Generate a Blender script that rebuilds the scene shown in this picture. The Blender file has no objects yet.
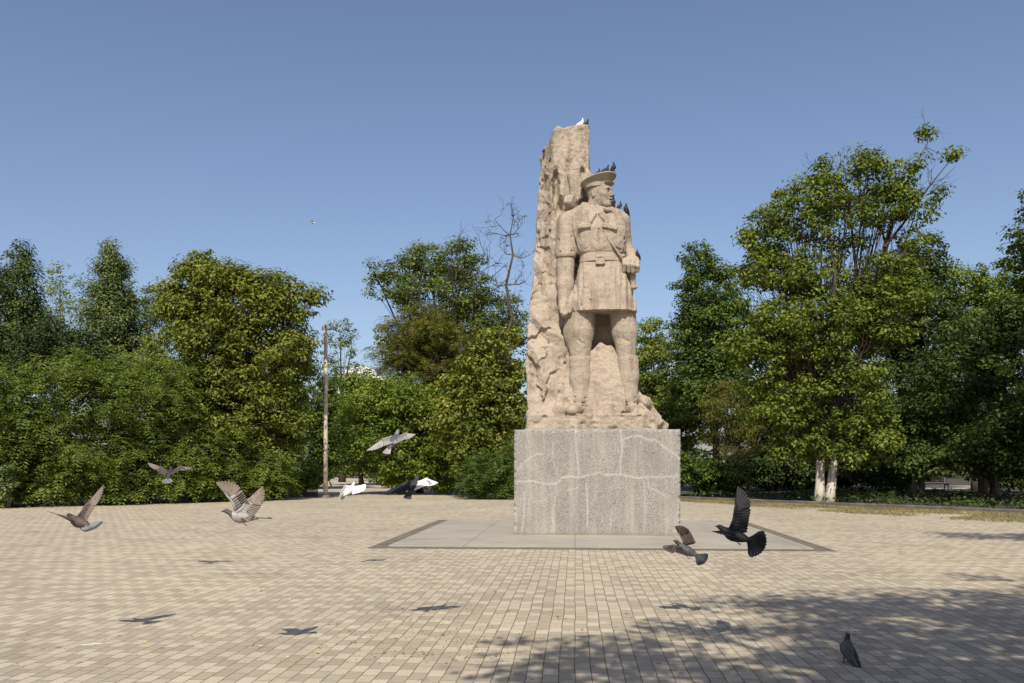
import bpy, bmesh, math, random
import numpy as np
from mathutils import Vector, Matrix, Euler

C = bpy.context.scene
COL = C.collection
random.seed(7)
R = math.radians
RNG = np.random.default_rng(11)

# ------------------------------------------------------------------ camera
F = 860.0                      # focal length in pixels (1024 wide)
EYE = 1.6
HZ = 466.0                     # row of the horizon
VX = 575.0                     # column where the paving lines meet
TH = math.atan((VX - 512) / F)
cam_d = bpy.data.cameras.new('camera')
cam = bpy.data.objects.new('camera', cam_d)
COL.objects.link(cam)
cam.location = (0, 0, EYE)
cam.rotation_euler = (R(90), 0, TH)
cam_d.sensor_width = 36
cam_d.lens = 36 * F / 1024
cam_d.shift_y = (HZ - 341.5) / 1024
cam_d.clip_start = 0.1
cam_d.clip_end = 4000
C.camera = cam

# ------------------------------------------------------------------ light
SUN_EL = R(46)
SUN_DIR = Vector((math.sin(R(2.0)) * math.cos(SUN_EL), math.cos(R(2.0)) * math.cos(SUN_EL), -math.sin(SUN_EL)))
w = bpy.data.worlds.new('World')
C.world = w
w.use_nodes = True
nt = w.node_tree
bg = nt.nodes['Background']
sky = nt.nodes.new('ShaderNodeTexSky')
sky.sky_type = 'NISHITA'
sky.sun_disc = False
sky.sun_elevation = SUN_EL
sky.sun_rotation = R(180 + 2)
sky.altitude = 300
sky.air_density = 1.0
sky.dust_density = 2.2
sky.ozone_density = 3.4
tint = nt.nodes.new('ShaderNodeMix')          # slightly hazier, more violet blue than the default air
tint.data_type = 'RGBA'; tint.blend_type = 'MULTIPLY'
tint.inputs[0].default_value = 1.0
tint.inputs[7].default_value = (1.23, 1.11, 1.08, 1)
nt.links.new(sky.outputs[0], tint.inputs[6])
nt.links.new(tint.outputs[2], bg.inputs[0])
bg.inputs[1].default_value = 0.118
sl = bpy.data.lights.new('sun', 'SUN')
sl.energy = 5.0
sl.angle = R(0.5)
sl.color = (1.0, 0.93, 0.81)
so = bpy.data.objects.new('sun', sl)
COL.objects.link(so)
so.rotation_euler = SUN_DIR.to_track_quat('-Z', 'Y').to_euler()
so.location = (-2, -20, 25)
C.view_settings.view_transform = 'Standard'
C.view_settings.look = 'None'
C.view_settings.exposure = 0.08
C.view_settings.gamma = 1.0
C.view_settings.use_curve_mapping = False

# ------------------------------------------------------------------ measuring helpers
FW = np.array([-math.sin(TH), math.cos(TH)])
RT = np.array([math.cos(TH), math.sin(TH)])

def at(px, D):
    """ground position seen at column px, D metres in front of the camera"""
    p = FW * D + RT * ((px - 512) / F * D)
    return float(p[0]), float(p[1])

def zz(py, D):
    return EYE + (HZ - py) * D / F

def dist(py):
    return EYE * F / (py - HZ)

# ------------------------------------------------------------------ object helpers
def link(o):
    COL.objects.link(o)
    return o

def tag(o, label=None, cat=None, group=None, kind=None):
    if label: o['label'] = label
    if cat: o['category'] = cat
    if group: o['group'] = group
    if kind: o['kind'] = kind
    return o

def thing(name, label, cat, loc=(0, 0, 0), rz=0.0, group=None):
    o = bpy.data.objects.new(name, None)
    o.empty_display_size = 0.3
    link(o)
    o.location = loc
    o.rotation_euler = (0, 0, rz)
    return tag(o, label, cat, group)

def mesh_np(name, verts, faces, mat=None, parent=None, smooth=False, mats=None, mat_idx=None):
    """faces: int array (n,k)"""
    me = bpy.data.meshes.new(name)
    verts = np.asarray(verts, dtype=np.float32)
    faces = np.asarray(faces, dtype=np.int32)
    n, k = faces.shape
    me.vertices.add(len(verts))
    me.vertices.foreach_set('co', verts.ravel())
    me.loops.add(n * k)
    me.loops.foreach_set('vertex_index', faces.ravel())
    me.polygons.add(n)
    me.polygons.foreach_set('loop_start', np.arange(0, n * k, k, dtype=np.int32))
    me.polygons.foreach_set('loop_total', np.full(n, k, dtype=np.int32))
    if mats:
        for m in mats: me.materials.append(m)
    elif mat:
        me.materials.append(mat)
    if mat_idx is not None:
        me.polygons.foreach_set('material_index', np.asarray(mat_idx, dtype=np.int32))
    me.polygons.foreach_set('use_smooth', np.full(n, smooth, dtype=bool))
    me.update(calc_edges=True)
    me.validate()
    o = bpy.data.objects.new(name, me)
    link(o)
    if parent: o.parent = parent
    return o

class Soup:
    """collects polygons of any size into one mesh"""
    def __init__(self): self.v = []; self.f = []; self.m = []
    def add(self, vs, fs, mi=0):
        b = len(self.v)
        self.v.extend([tuple(v) for v in vs])
        for f in fs:
            self.f.append([b + i for i in f]); self.m.append(mi)
    def box(self, lo, hi, mi=0):
        x0, y0, z0 = lo; x1, y1, z1 = hi
        self.add([(x0,y0,z0),(x1,y0,z0),(x1,y1,z0),(x0,y1,z0),(x0,y0,z1),(x1,y0,z1),(x1,y1,z1),(x0,y1,z1)],
                 [(3,2,1,0),(4,5,6,7),(0,1,5,4),(1,2,6,5),(2,3,7,6),(3,0,4,7)], mi)
    def tube(self, pts, rad, n=6, mi=0, cap=True):
        pts = [np.asarray(p, float) for p in pts]
        vs = []; fs = []
        ref = None
        for i, p in enumerate(pts):
            t = pts[min(i+1, len(pts)-1)] - pts[max(i-1, 0)]
            t = t / (np.linalg.norm(t) + 1e-9)
            if ref is None:
                a = np.array([0, 0, 1.0]) if abs(t[2]) < .9 else np.array([1.0, 0, 0])
                ref = np.cross(t, a)
            ref = ref - t * np.dot(ref, t)
            ref /= np.linalg.norm(ref) + 1e-9
            bi = np.cross(t, ref)
            r = rad[i] if hasattr(rad, '__len__') else rad
            for j in range(n):
                a = 2 * math.pi * j / n
                vs.append(p + (ref * math.cos(a) + bi * math.sin(a)) * r)
        for i in range(len(pts) - 1):
            for j in range(n):
                j2 = (j + 1) % n
                fs.append((i*n+j, i*n+j2, (i+1)*n+j2, (i+1)*n+j))
        if cap:
            fs.append(tuple(reversed(range(n))))
            fs.append(tuple(range((len(pts)-1)*n, len(pts)*n)))
        self.add(vs, fs, mi)
    def build(self, name, mat, parent=None, smooth=False, mats=None, loc=None):
        me = bpy.data.meshes.new(name)
        me.from_pydata(self.v, [], self.f)
        for m in (mats or [mat]): me.materials.append(m)
        me.polygons.foreach_set('material_index', np.array(self.m, dtype=np.int32))
        me.polygons.foreach_set('use_smooth', np.full(len(self.f), smooth, dtype=bool))
        me.update()
        o = bpy.data.objects.new(name, me)
        link(o)
        if parent: o.parent = parent
        if loc: o.location = loc
        return o

# ------------------------------------------------------------------ materials
def mat_new(name):
    m = bpy.data.materials.new(name)
    m.use_nodes = True
    t = m.node_tree
    return m, t, t.nodes['Principled BSDF'], t.nodes['Material Output']

def N(t, typ, **kw):
    n = t.nodes.new(typ)
    for k, v in kw.items():
        if k.startswith('i_'):
            key = k[2:]
            key = int(key) if key.isdigit() else key.replace('_', ' ')
            n.inputs[key].default_value = v
        else:
            setattr(n, k, v)
    return n

def ramp(t, fac, stops, interp='LINEAR'):
    n = t.nodes.new('ShaderNodeValToRGB')
    n.color_ramp.interpolation = interp
    e = n.color_ramp.elements
    while len(e) > 1: e.remove(e[-1])
    e[0].position = stops[0][0]; e[0].color = (*stops[0][1], 1)
    for p, c in stops[1:]:
        x = e.new(p); x.color = (*c, 1)
    t.links.new(fac, n.inputs[0])
    return n.outputs[0]

def g(v): return (v, v, v)

def mix(t, a, b, fac, blend='MIX'):
    n = t.nodes.new('ShaderNodeMix')
    n.data_type = 'RGBA'; n.blend_type = blend
    for s, v in ((6, a), (7, b), (0, fac)):
        if isinstance(v, bpy.types.NodeSocket): t.links.new(v, n.inputs[s])
        elif s == 0: n.inputs[0].default_value = v
        else: n.inputs[s].default_value = (*v, 1)
    return n.outputs[2]

def coords(t, obj=True):
    n = t.nodes.new('ShaderNodeTexCoord')
    return n.outputs['Object'] if obj else n.outputs['Generated']

def noise(t, vec, scale, detail=4, rough=.6, dist=0.0):
    n = N(t, 'ShaderNodeTexNoise', i_Scale=scale, i_Detail=detail, i_Roughness=rough, i_Distortion=dist)
    t.links.new(vec, n.inputs['Vector'])
    return n.outputs['Fac']

def bump(t, p, h, strength, distance):
    b = N(t, 'ShaderNodeBump', i_Strength=strength, i_Distance=distance)
    t.links.new(h, b.inputs['Height'])
    t.links.new(b.outputs[0], p.inputs['Normal'])
    return b

def math_n(t, op, a, b=0.0):
    n = N(t, 'ShaderNodeMath', operation=op)
    for i, v in ((0, a), (1, b)):
        if isinstance(v, bpy.types.NodeSocket): t.links.new(v, n.inputs[i])
        else: n.inputs[i].default_value = v
    return n.outputs[0]

def m_simple(name, col, rough=.8, spec=.3, var=.25, scale=6.0, bmp=0.0, bscale=40.0):
    m, t, p, o = mat_new(name)
    v = coords(t)
    n = noise(t, v, scale)
    c = ramp(t, n, [(.3, tuple(x * (1 - var) for x in col)), (.7, tuple(min(1, x * (1 + var)) for x in col))])
    t.links.new(c, p.inputs['Base Color'])
    p.inputs['Roughness'].default_value = rough
    p.inputs['Specular IOR Level'].default_value = spec
    if bmp: bump(t, p, noise(t, v, bscale), bmp, .01)
    return m

LEAF_GAIN = 1.5
def m_leaf(name, ca, cb, cc=None, trans=.3, clump=.35):
    """foliage: per-leaf tone, slower drift through the crown, a little light through the blade"""
    m, t, p, o = mat_new(name)
    geo = t.nodes.new('ShaderNodeNewGeometry')
    rnd = geo.outputs['Random Per Island']
    ca, cb, cc = [None if q is None else tuple(x * LEAF_GAIN for x in q) for q in (ca, cb, cc)]
    stops = [(0.0, ca), (.75, cb)]
    if cc: stops.append((.97, cc))
    c = ramp(t, rnd, stops)
    n = noise(t, coords(t), clump, 2)
    c = mix(t, c, ramp(t, n, [(.36, (.72, .78, .74)), (.62, (1.12, 1.10, 1.0))]), 1.0, 'MULTIPLY')
    t.links.new(c, p.inputs['Base Color'])
    p.inputs['Roughness'].default_value = .55
    p.inputs['Specular IOR Level'].default_value = .25
    tr = t.nodes.new('ShaderNodeBsdfTranslucent')
    ct = mix(t, c, (1.0, 1.0, .35), 1.0, 'MULTIPLY')
    t.links.new(ct, tr.inputs[0])
    ms = t.nodes.new('ShaderNodeMixShader')
    ms.inputs[0].default_value = trans
    t.links.new(p.outputs[0], ms.inputs[1])
    t.links.new(tr.outputs[0], ms.inputs[2])
    t.links.new(ms.outputs[0], o.inputs['Surface'])
    return m

def m_bark(name, col, wash=None):
    m, t, p, o = mat_new(name)
    v = coords(t)
    mp = N(t, 'ShaderNodeMapping'); mp.inputs['Scale'].default_value = (1, 1, .22)
    t.links.new(v, mp.inputs[0])
    n = noise(t, mp.outputs[0], 9, 6, .7)
    c = ramp(t, n, [(.3, tuple(x * .5 for x in col)), (.7, tuple(x * 1.3 for x in col))])
    if wash:
        sep = t.nodes.new('ShaderNodeSeparateXYZ'); t.links.new(v, sep.inputs[0])
        n2 = noise(t, v, 7, 4)
        lvl = math_n(t, 'ADD', sep.outputs[2], math_n(t, 'MULTIPLY', math_n(t, 'SUBTRACT', n2, .5), .9))
        f = ramp(t, math_n(t, 'MULTIPLY', lvl, 1 / 4.0), [(wash / 4.0, g(1)), (wash / 4.0 + .04, g(0))])
        worn = ramp(t, noise(t, mp.outputs[0], 5, 5, .7), [(.34, g(.25)), (.5, g(1))])
        f = mix(t, f, worn, 1.0, 'MULTIPLY')
        c = mix(t, c, (.56, .51, .43), f)
    t.links.new(c, p.inputs['Base Color'])
    p.inputs['Roughness'].default_value = .95
    p.inputs['Specular IOR Level'].default_value = .1
    bump(t, p, n, .8, .03)
    return m

def m_pavers():
    m, t, p, o = mat_new('clay_and_sand_pavers')
    v = coords(t)
    # slight waviness of the courses
    wv = N(t, 'ShaderNodeTexNoise', i_Scale=.9, i_Detail=2.0); t.links.new(v, wv.inputs['Vector'])
    off = N(t, 'ShaderNodeVectorMath', operation='SUBTRACT'); t.links.new(wv.outputs['Color'], off.inputs[0]); off.inputs[1].default_value = (.5, .5, .5)
    sc = N(t, 'ShaderNodeVectorMath', operation='SCALE'); t.links.new(off.outputs[0], sc.inputs[0]); sc.inputs['Scale'].default_value = .034
    ad = N(t, 'ShaderNodeVectorMath', operation='ADD'); t.links.new(v, ad.inputs[0]); t.links.new(sc.outputs[0], ad.inputs[1])
    mp = N(t, 'ShaderNodeMapping'); mp.inputs['Rotation'].default_value = (0, 0, R(90)); t.links.new(ad.outputs[0], mp.inputs[0])
    b = N(t, 'ShaderNodeTexBrick', offset=.5, squash=1.0)
    b.inputs['Color1'].default_value = (0, 0, 0, 1); b.inputs['Color2'].default_value = (1, 1, 1, 1)
    b.inputs['Mortar'].default_value = (.5, .5, .5, 1)
    b.inputs['Scale'].default_value = 1; b.inputs['Mortar Size'].default_value = .0048; b.inputs['Mortar Smooth'].default_value = .25
    b.inputs['Brick Width'].default_value = .215; b.inputs['Row Height'].default_value = .125; b.inputs['Bias'].default_value = 0
    t.links.new(mp.outputs[0], b.inputs['Vector'])
    sx = t.nodes.new('ShaderNodeSeparateXYZ'); t.links.new(mp.outputs[0], sx.inputs[0])
    row = math_n(t, 'FLOOR', math_n(t, 'DIVIDE', sx.outputs[1], .125))
    odd = math_n(t, 'FLOORED_MODULO', row, 2.0)
    xo = math_n(t, 'ADD', math_n(t, 'DIVIDE', sx.outputs[0], .215), math_n(t, 'MULTIPLY', math_n(t, 'SUBTRACT', 1.0, odd), .5))
    par = math_n(t, 'FLOORED_MODULO', math_n(t, 'FLOOR', xo), 2.0)
    bs = t.nodes.new('ShaderNodeSeparateColor'); t.links.new(b.outputs['Color'], bs.inputs[0])
    val = math_n(t, 'ADD', math_n(t, 'MULTIPLY', bs.outputs[0], .62), math_n(t, 'MULTIPLY', par, .38))
    tone = ramp(t, val, [(0.0, PAVE[0]), (.30, PAVE[1]), (.47, PAVE[2]), (.51, PAVE[3]), (1.0, PAVE[4])])
    big = noise(t, v, .22, 4, .6)
    tone = mix(t, tone, ramp(t, big, [(.3, (.86, .86, .87)), (.7, (1.08, 1.06, 1.03))]), 1.0, 'MULTIPLY')
    fine = noise(t, v, 60, 4, .7)
    tone = mix(t, tone, ramp(t, fine, [(.25, g(.84)), (.75, g(1.12))]), 1.0, 'MULTIPLY')
    spots = noise(t, v, 5.0, 5, .7)
    tone = mix(t, tone, (.22, .18, .13), ramp(t, spots, [(.68, g(0)), (.80, g(.55))]))
    blot = noise(t, v, .75, 6, .72, .5)
    tone = mix(t, tone, ramp(t, blot, [(.30, (.80, .79, .78)), (.48, g(1.0)), (.62, g(1.0)), (.78, (.84, .82, .78))]), 1.0, 'MULTIPLY')
    vo = N(t, 'ShaderNodeTexVoronoi', i_Scale=2.6, i_Randomness=1.0); t.links.new(v, vo.inputs['Vector'])
    vs_ = t.nodes.new('ShaderNodeSeparateColor'); t.links.new(vo.outputs['Color'], vs_.inputs[0])
    dot = math_n(t, 'LESS_THAN', math_n(t, 'ADD', vo.outputs['Distance'], math_n(t, 'MULTIPLY', fine, .05)), math_n(t, 'MULTIPLY', math_n(t, 'GREATER_THAN', vs_.outputs[0], .72), .085))
    tone = mix(t, tone, (.70, .68, .62), math_n(t, 'MULTIPLY', dot, .8))
    vo2 = N(t, 'ShaderNodeTexVoronoi', i_Scale=3.7, i_Randomness=1.0); t.links.new(v, vo2.inputs['Vector'])
    vs2 = t.nodes.new('ShaderNodeSeparateColor'); t.links.new(vo2.outputs['Color'], vs2.inputs[0])
    dot2 = math_n(t, 'LESS_THAN', vo2.outputs['Distance'], math_n(t, 'MULTIPLY', math_n(t, 'GREATER_THAN', vs2.outputs[1], .6), .10))
    tone = mix(t, tone, (.13, .11, .085), math_n(t, 'MULTIPLY', dot2, .75))
    jn = noise(t, v, 2.3, 3, .6)
    joint = ramp(t, jn, [(.36, (.22, .18, .125)), (.56, (.125, .10, .065)), (.70, (.11, .105, .04))])
    c = mix(t, tone, joint, b.outputs['Fac'])
    t.links.new(c, p.inputs['Base Color'])
    p.inputs['Roughness'].default_value = .85
    p.inputs['Specular IOR Level'].default_value = .25
    h = math_n(t, 'SUBTRACT', math_n(t, 'MULTIPLY', fine, .25), b.outputs['Fac'])
    h = math_n(t, 'ADD', h, math_n(t, 'MULTIPLY', b.outputs['Color'], .35))
    bump(t, p, h, .5, .006)
    return m

PAVE = [(.350, .302, .225), (.396, .344, .258), (.380, .330, .246), (.462, .403, .304), (.522, .459, .352)]

def m_stone(name, light, dark, red):
    m, t, p, o = mat_new(name)
    v = coords(t)
    n1 = noise(t, v, 1.1, 6, .65)
    c = ramp(t, n1, [(.30, dark), (.48, light), (.62, light), (.78, red)])
    sp = noise(t, v, 26, 4, .8)
    c = mix(t, c, ramp(t, sp, [(.26, g(.62)), (.42, g(.93)), (.58, g(1.05)), (.76, g(1.25))]), 1.0, 'MULTIPLY')
    mp = N(t, 'ShaderNodeMapping'); mp.inputs['Scale'].default_value = (2.2, 2.2, .35); t.links.new(v, mp.inputs[0])
    st = noise(t, mp.outputs[0], 1.6, 5, .6)
    c = mix(t, c, ramp(t, st, [(.50, g(1.0)), (.66, (.70, .67, .65)), (.8, (.56, .54, .53))]), 1.0, 'MULTIPLY')
    li = noise(t, v, 3.4, 6, .75, .4)
    c = mix(t, c, (.20, .18, .155), ramp(t, li, [(.60, g(0)), (.68, g(.6))]))
    wl = noise(t, v, 5.2, 5, .7)
    c = mix(t, c, (.58, .52, .45), ramp(t, wl, [(.66, g(0)), (.74, g(.55))]))
    t.links.new(c, p.inputs['Base Color'])
    p.inputs['Roughness'].default_value = .92
    p.inputs['Specular IOR Level'].default_value = .2
    h = math_n(t, 'ADD', math_n(t, 'MULTIPLY', noise(t, v, 9, 6, .7), 1.0), math_n(t, 'MULTIPLY', sp, .55))
    tm = N(t, 'ShaderNodeMapping'); tm.inputs['Rotation'].default_value = (.3, .7, .4); tm.inputs['Scale'].default_value = (16, 16, 3.5); t.links.new(v, tm.inputs[0])
    h = math_n(t, 'ADD', h, math_n(t, 'MULTIPLY', noise(t, tm.outputs[0], 1.0, 3, .6), .6))
    bump(t, p, h, .9, .05)
    return m

def m_granite():
    m, t, p, o = mat_new('speckled_grey_granite')
    v = coords(t)
    s1 = noise(t, v, 46, 4, .85)
    s2 = N(t, 'ShaderNodeTexVoronoi', i_Scale=55.0); t.links.new(v, s2.inputs['Vector'])
    sepc = t.nodes.new('ShaderNodeSeparateColor'); t.links.new(s2.outputs['Color'], sepc.inputs[0])
    c = ramp(t, s1, [(.26, (.085, .082, .077)), (.43, (.212, .202, .183)), (.57, (.292, .277, .25)), (.74, (.43, .415, .385))])
    c = mix(t, c, ramp(t, sepc.outputs[0], [(0, g(.58)), (.22, g(.9)), (.7, g(1.05)), (1, g(1.22))]), 1.0, 'MULTIPLY')
    big = noise(t, v, .9, 5, .65)
    c = mix(t, c, ramp(t, big, [(.3, g(.84)), (.7, g(1.14))]), 1.0, 'MULTIPLY')
    mp = N(t, 'ShaderNodeMapping'); mp.inputs['Scale'].default_value = (3.0, 3.0, .25); t.links.new(v, mp.inputs[0])
    st = noise(t, mp.outputs[0], 1.3, 4, .6)
    c = mix(t, c, (.47, .43, .365), ramp(t, st, [(.52, g(0)), (.72, g(.45))]))
    at_ = N(t, 'ShaderNodeAttribute', attribute_name='vein')
    c = mix(t, c, (.56, .53, .47), math_n(t, 'MULTIPLY', at_.outputs['Fac'], .62))
    sep = t.nodes.new('ShaderNodeSeparateXYZ'); t.links.new(v, sep.inputs[0])
    c = mix(t, c, (.22, .18, .13), ramp(t, math_n(t, 'ADD', sep.outputs[2], math_n(t, 'MULTIPLY', big, .08)), [(.04, g(.8)), (.12, g(0))]))
    t.links.new(c, p.inputs['Base Color'])
    p.inputs['Roughness'].default_value = .7
    p.inputs['Specular IOR Level'].default_value = .3
    bump(t, p, s1, .35, .006)
    return m

def m_slab():
    m, t, p, o = mat_new('worn_concrete_slab')
    v = coords(t)
    n = noise(t, v, .8, 6, .65)
    c = ramp(t, n, [(.28, (.235, .213, .175)), (.45, (.325, .298, .246)), (.6, (.35, .322, .268)), (.75, (.39, .36, .30))])
    f = noise(t, v, 55, 3, .7)
    c = mix(t, c, ramp(t, f, [(.3, g(.85)), (.7, g(1.1))]), 1.0, 'MULTIPLY')
    b = N(t, 'ShaderNodeTexBrick', offset=0.0)
    b.inputs['Scale'].default_value = 1; b.inputs['Mortar Size'].default_value = .012
    b.inputs['Brick Width'].default_value = 2.18; b.inputs['Row Height'].default_value = 2.18
    t.links.new(v, b.inputs['Vector'])
    c = mix(t, c, (.2, .17, .13), b.outputs['Fac'])
    t.links.new(c, p.inputs['Base Color'])
    p.inputs['Roughness'].default_value = .85
    bump(t, p, f, .3, .004)
    return m

def m_ground():
    m, t, p, o = mat_new('bare_soil_and_dry_grass')
    v = coords(t)
    n = noise(t, v, .25, 6, .65)
    c = ramp(t, n, [(.32, (.034, .028, .019)), (.5, (.06, .049, .032)), (.68, (.045, .05, .02))])
    f = noise(t, v, 14, 5, .75)
    c = mix(t, c, ramp(t, f, [(.3, g(.7)), (.7, g(1.25))]), 1.0, 'MULTIPLY')
    t.links.new(c, p.inputs['Base Color'])
    p.inputs['Roughness'].default_value = .95
    bump(t, p, f, .7, .05)
    return m

M_PAVE = m_pavers()
M_STONE = m_stone('weathered_pink_sandstone', (.45, .374, .292), (.275, .225, .178), (.42, .325, .245))
M_STONE2 = m_stone('dressed_pink_sandstone', (.445, .372, .290), (.32, .264, .208), (.405, .323, .248))
M_GRAN = m_granite()
M_SLAB = m_slab()
M_BORDER = m_simple('dark_stone_border', (.155, .135, .105), .8, .3, .3, 3.0, .3)
M_GROUND = m_ground()
M_KERB = m_simple('weathered_kerb_concrete', (.13, .12, .10), .9, .2, .35, 2.0, .4)
M_POLE = m_simple('bleached_pole', (.52, .45, .36), .85, .2, .3, 1.5, .3)
M_METAL = m_simple('dull_grey_metal', (.22, .22, .21), .5, .5, .2)
M_BARK = m_bark('grey_brown_bark', (.15, .115, .08))
M_BARKD = m_bark('dark_bark', (.075, .06, .045))
M_BARKW = m_bark('whitewashed_bark', (.085, .066, .048), 1.75)
M_DEAD = m_bark('dead_wood', (.095, .08, .066))

L_LINDEN = m_leaf('linden_leaf', (.066, .096, .015), (.140, .158, .026), (.20, .185, .035), .32)
L_SUMAC = m_leaf('sumac_leaf', (.055, .085, .014), (.135, .172, .032), (.19, .22, .055), .38)
L_DARK = m_leaf('dark_evergreen_leaf', (.035, .058, .016), (.075, .105, .030), (.11, .13, .045), .22)
L_JUNI = m_leaf('juniper_leaf', (.060, .090, .030), (.120, .150, .052), (.15, .17, .07), .22)
L_ELM = m_leaf('elm_leaf', (.060, .095, .022), (.115, .150, .032), (.15, .15, .05), .32)
L_BROWN = m_leaf('seeding_acacia_leaf', (.075, .095, .016), (.125, .130, .024), (.16, .09, .035), .3)
L_BRIGHT = m_leaf('bright_shrub_leaf', (.064, .102, .013), (.140, .178, .026), (.20, .24, .05), .36)
L_LILAC = m_leaf('broad_lilac_leaf', (.058, .085, .013), (.135, .152, .025), (.23, .22, .055), .32)
L_WILLOW = m_leaf('willow_leaf', (.085, .120, .022), (.160, .185, .036), (.20, .20, .05), .36)
L_MAPLE = m_leaf('maple_leaf', (.058, .088, .015), (.125, .158, .026), (.18, .20, .04), .36)
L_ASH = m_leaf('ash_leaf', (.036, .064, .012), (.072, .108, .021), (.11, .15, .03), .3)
L_ASH_SHADED = m_leaf('shaded_broad_leaf', (.026, .045, .010), (.055, .080, .017), (.08, .10, .025), .25)  # ash tone darkened: shade of the right trees put into the leaf colour
L_SHADE = m_leaf('deep_shade_green_leaf', (.020, .034, .009), (.042, .060, .015), (.06, .075, .022), .22)  # very dark green; on the right trees the tone stands in for shade

# ------------------------------------------------------------------ ground, paving, apron
def sheet(name, poly, z, mat, kind='structure'):
    s = Soup()
    s.add([(x, y, z) for x, y in poly], [tuple(range(len(poly)))])
    return tag(s.build(name, mat), kind=kind)

sheet('ground', [(-900, -300), (900, -300), (900, 1500), (-900, 1500)], 0.0, M_GROUND)
def gp(px, py): return at(px, dist(py))
# square: hedge line on the left, path mouth in the middle, kerb line on the right
LH0 = np.array(gp(0, 508)); LH1 = np.array(gp(318, 497))
dl = LH1 - LH0
left_far = LH0 - dl * 3.0
RK0 = np.array(gp(690, 498.5)); RK1 = np.array(gp(1024, 513))
dr = RK1 - RK0
right_far = RK1 + dr * 1.6
MB = np.array(gp(440, 493.5))
plaza = [(-40, -25), (45, -25), tuple(right_far), tuple(RK1), tuple(RK0), tuple(gp(560, 494.5)), tuple(MB),
         tuple(LH1), tuple(LH0), tuple(left_far)]
sheet('plaza_paving', plaza, 0.005, M_PAVE)
M_PATH = m_simple('trodden_path', (.40, .345, .265), .9, .15, .15, .6, .3)
sheet('path', [tuple(gp(318, 497.2)), tuple(gp(440, 493.7)), tuple(gp(425, 484)), tuple(gp(396, 477)), tuple(gp(372, 474.5)), tuple(gp(335, 474.5)), tuple(gp(330, 479)), tuple(gp(318, 487))], 0.003, M_PATH)

AX0, AX1, AY0, AY1 = -4.02, 4.88, 16.45, 25.25
sheet('apron_border', [(AX0, AY0), (AX1, AY0), (AX1, AY1), (AX0, AY1)], 0.010, M_BORDER)
s = Soup()
bw = .34
s.box((AX0 + bw, AY0 + bw, .002), (AX1 - bw, AY1 - bw, .030))
ap = tag(s.build('apron_slab', M_SLAB), kind='structure')

# ------------------------------------------------------------------ plinth
YF = 19.60
def xw(px, y):          # world x seen at column px for a given world y
    k = (px - 512) / F
    dx = FW[0] + k * RT[0]; dy = FW[1] + k * RT[1]
    return dx / dy * y
PX0, PX1 = xw(514, YF), xw(680.5, YF)
PZ1 = 2.43
PD = 3.35
def polydist(P, poly):
    d = np.full(P.shape[0], 1e9)
    for a, b in zip(poly[:-1], poly[1:]):
        a = np.array(a, float); b = np.array(b, float)
        ab = b - a
        tt = np.clip(((P - a) @ ab) / (ab @ ab), 0, 1)
        d = np.minimum(d, np.linalg.norm(P - a - tt[:, None] * ab, axis=1))
    return d

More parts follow.
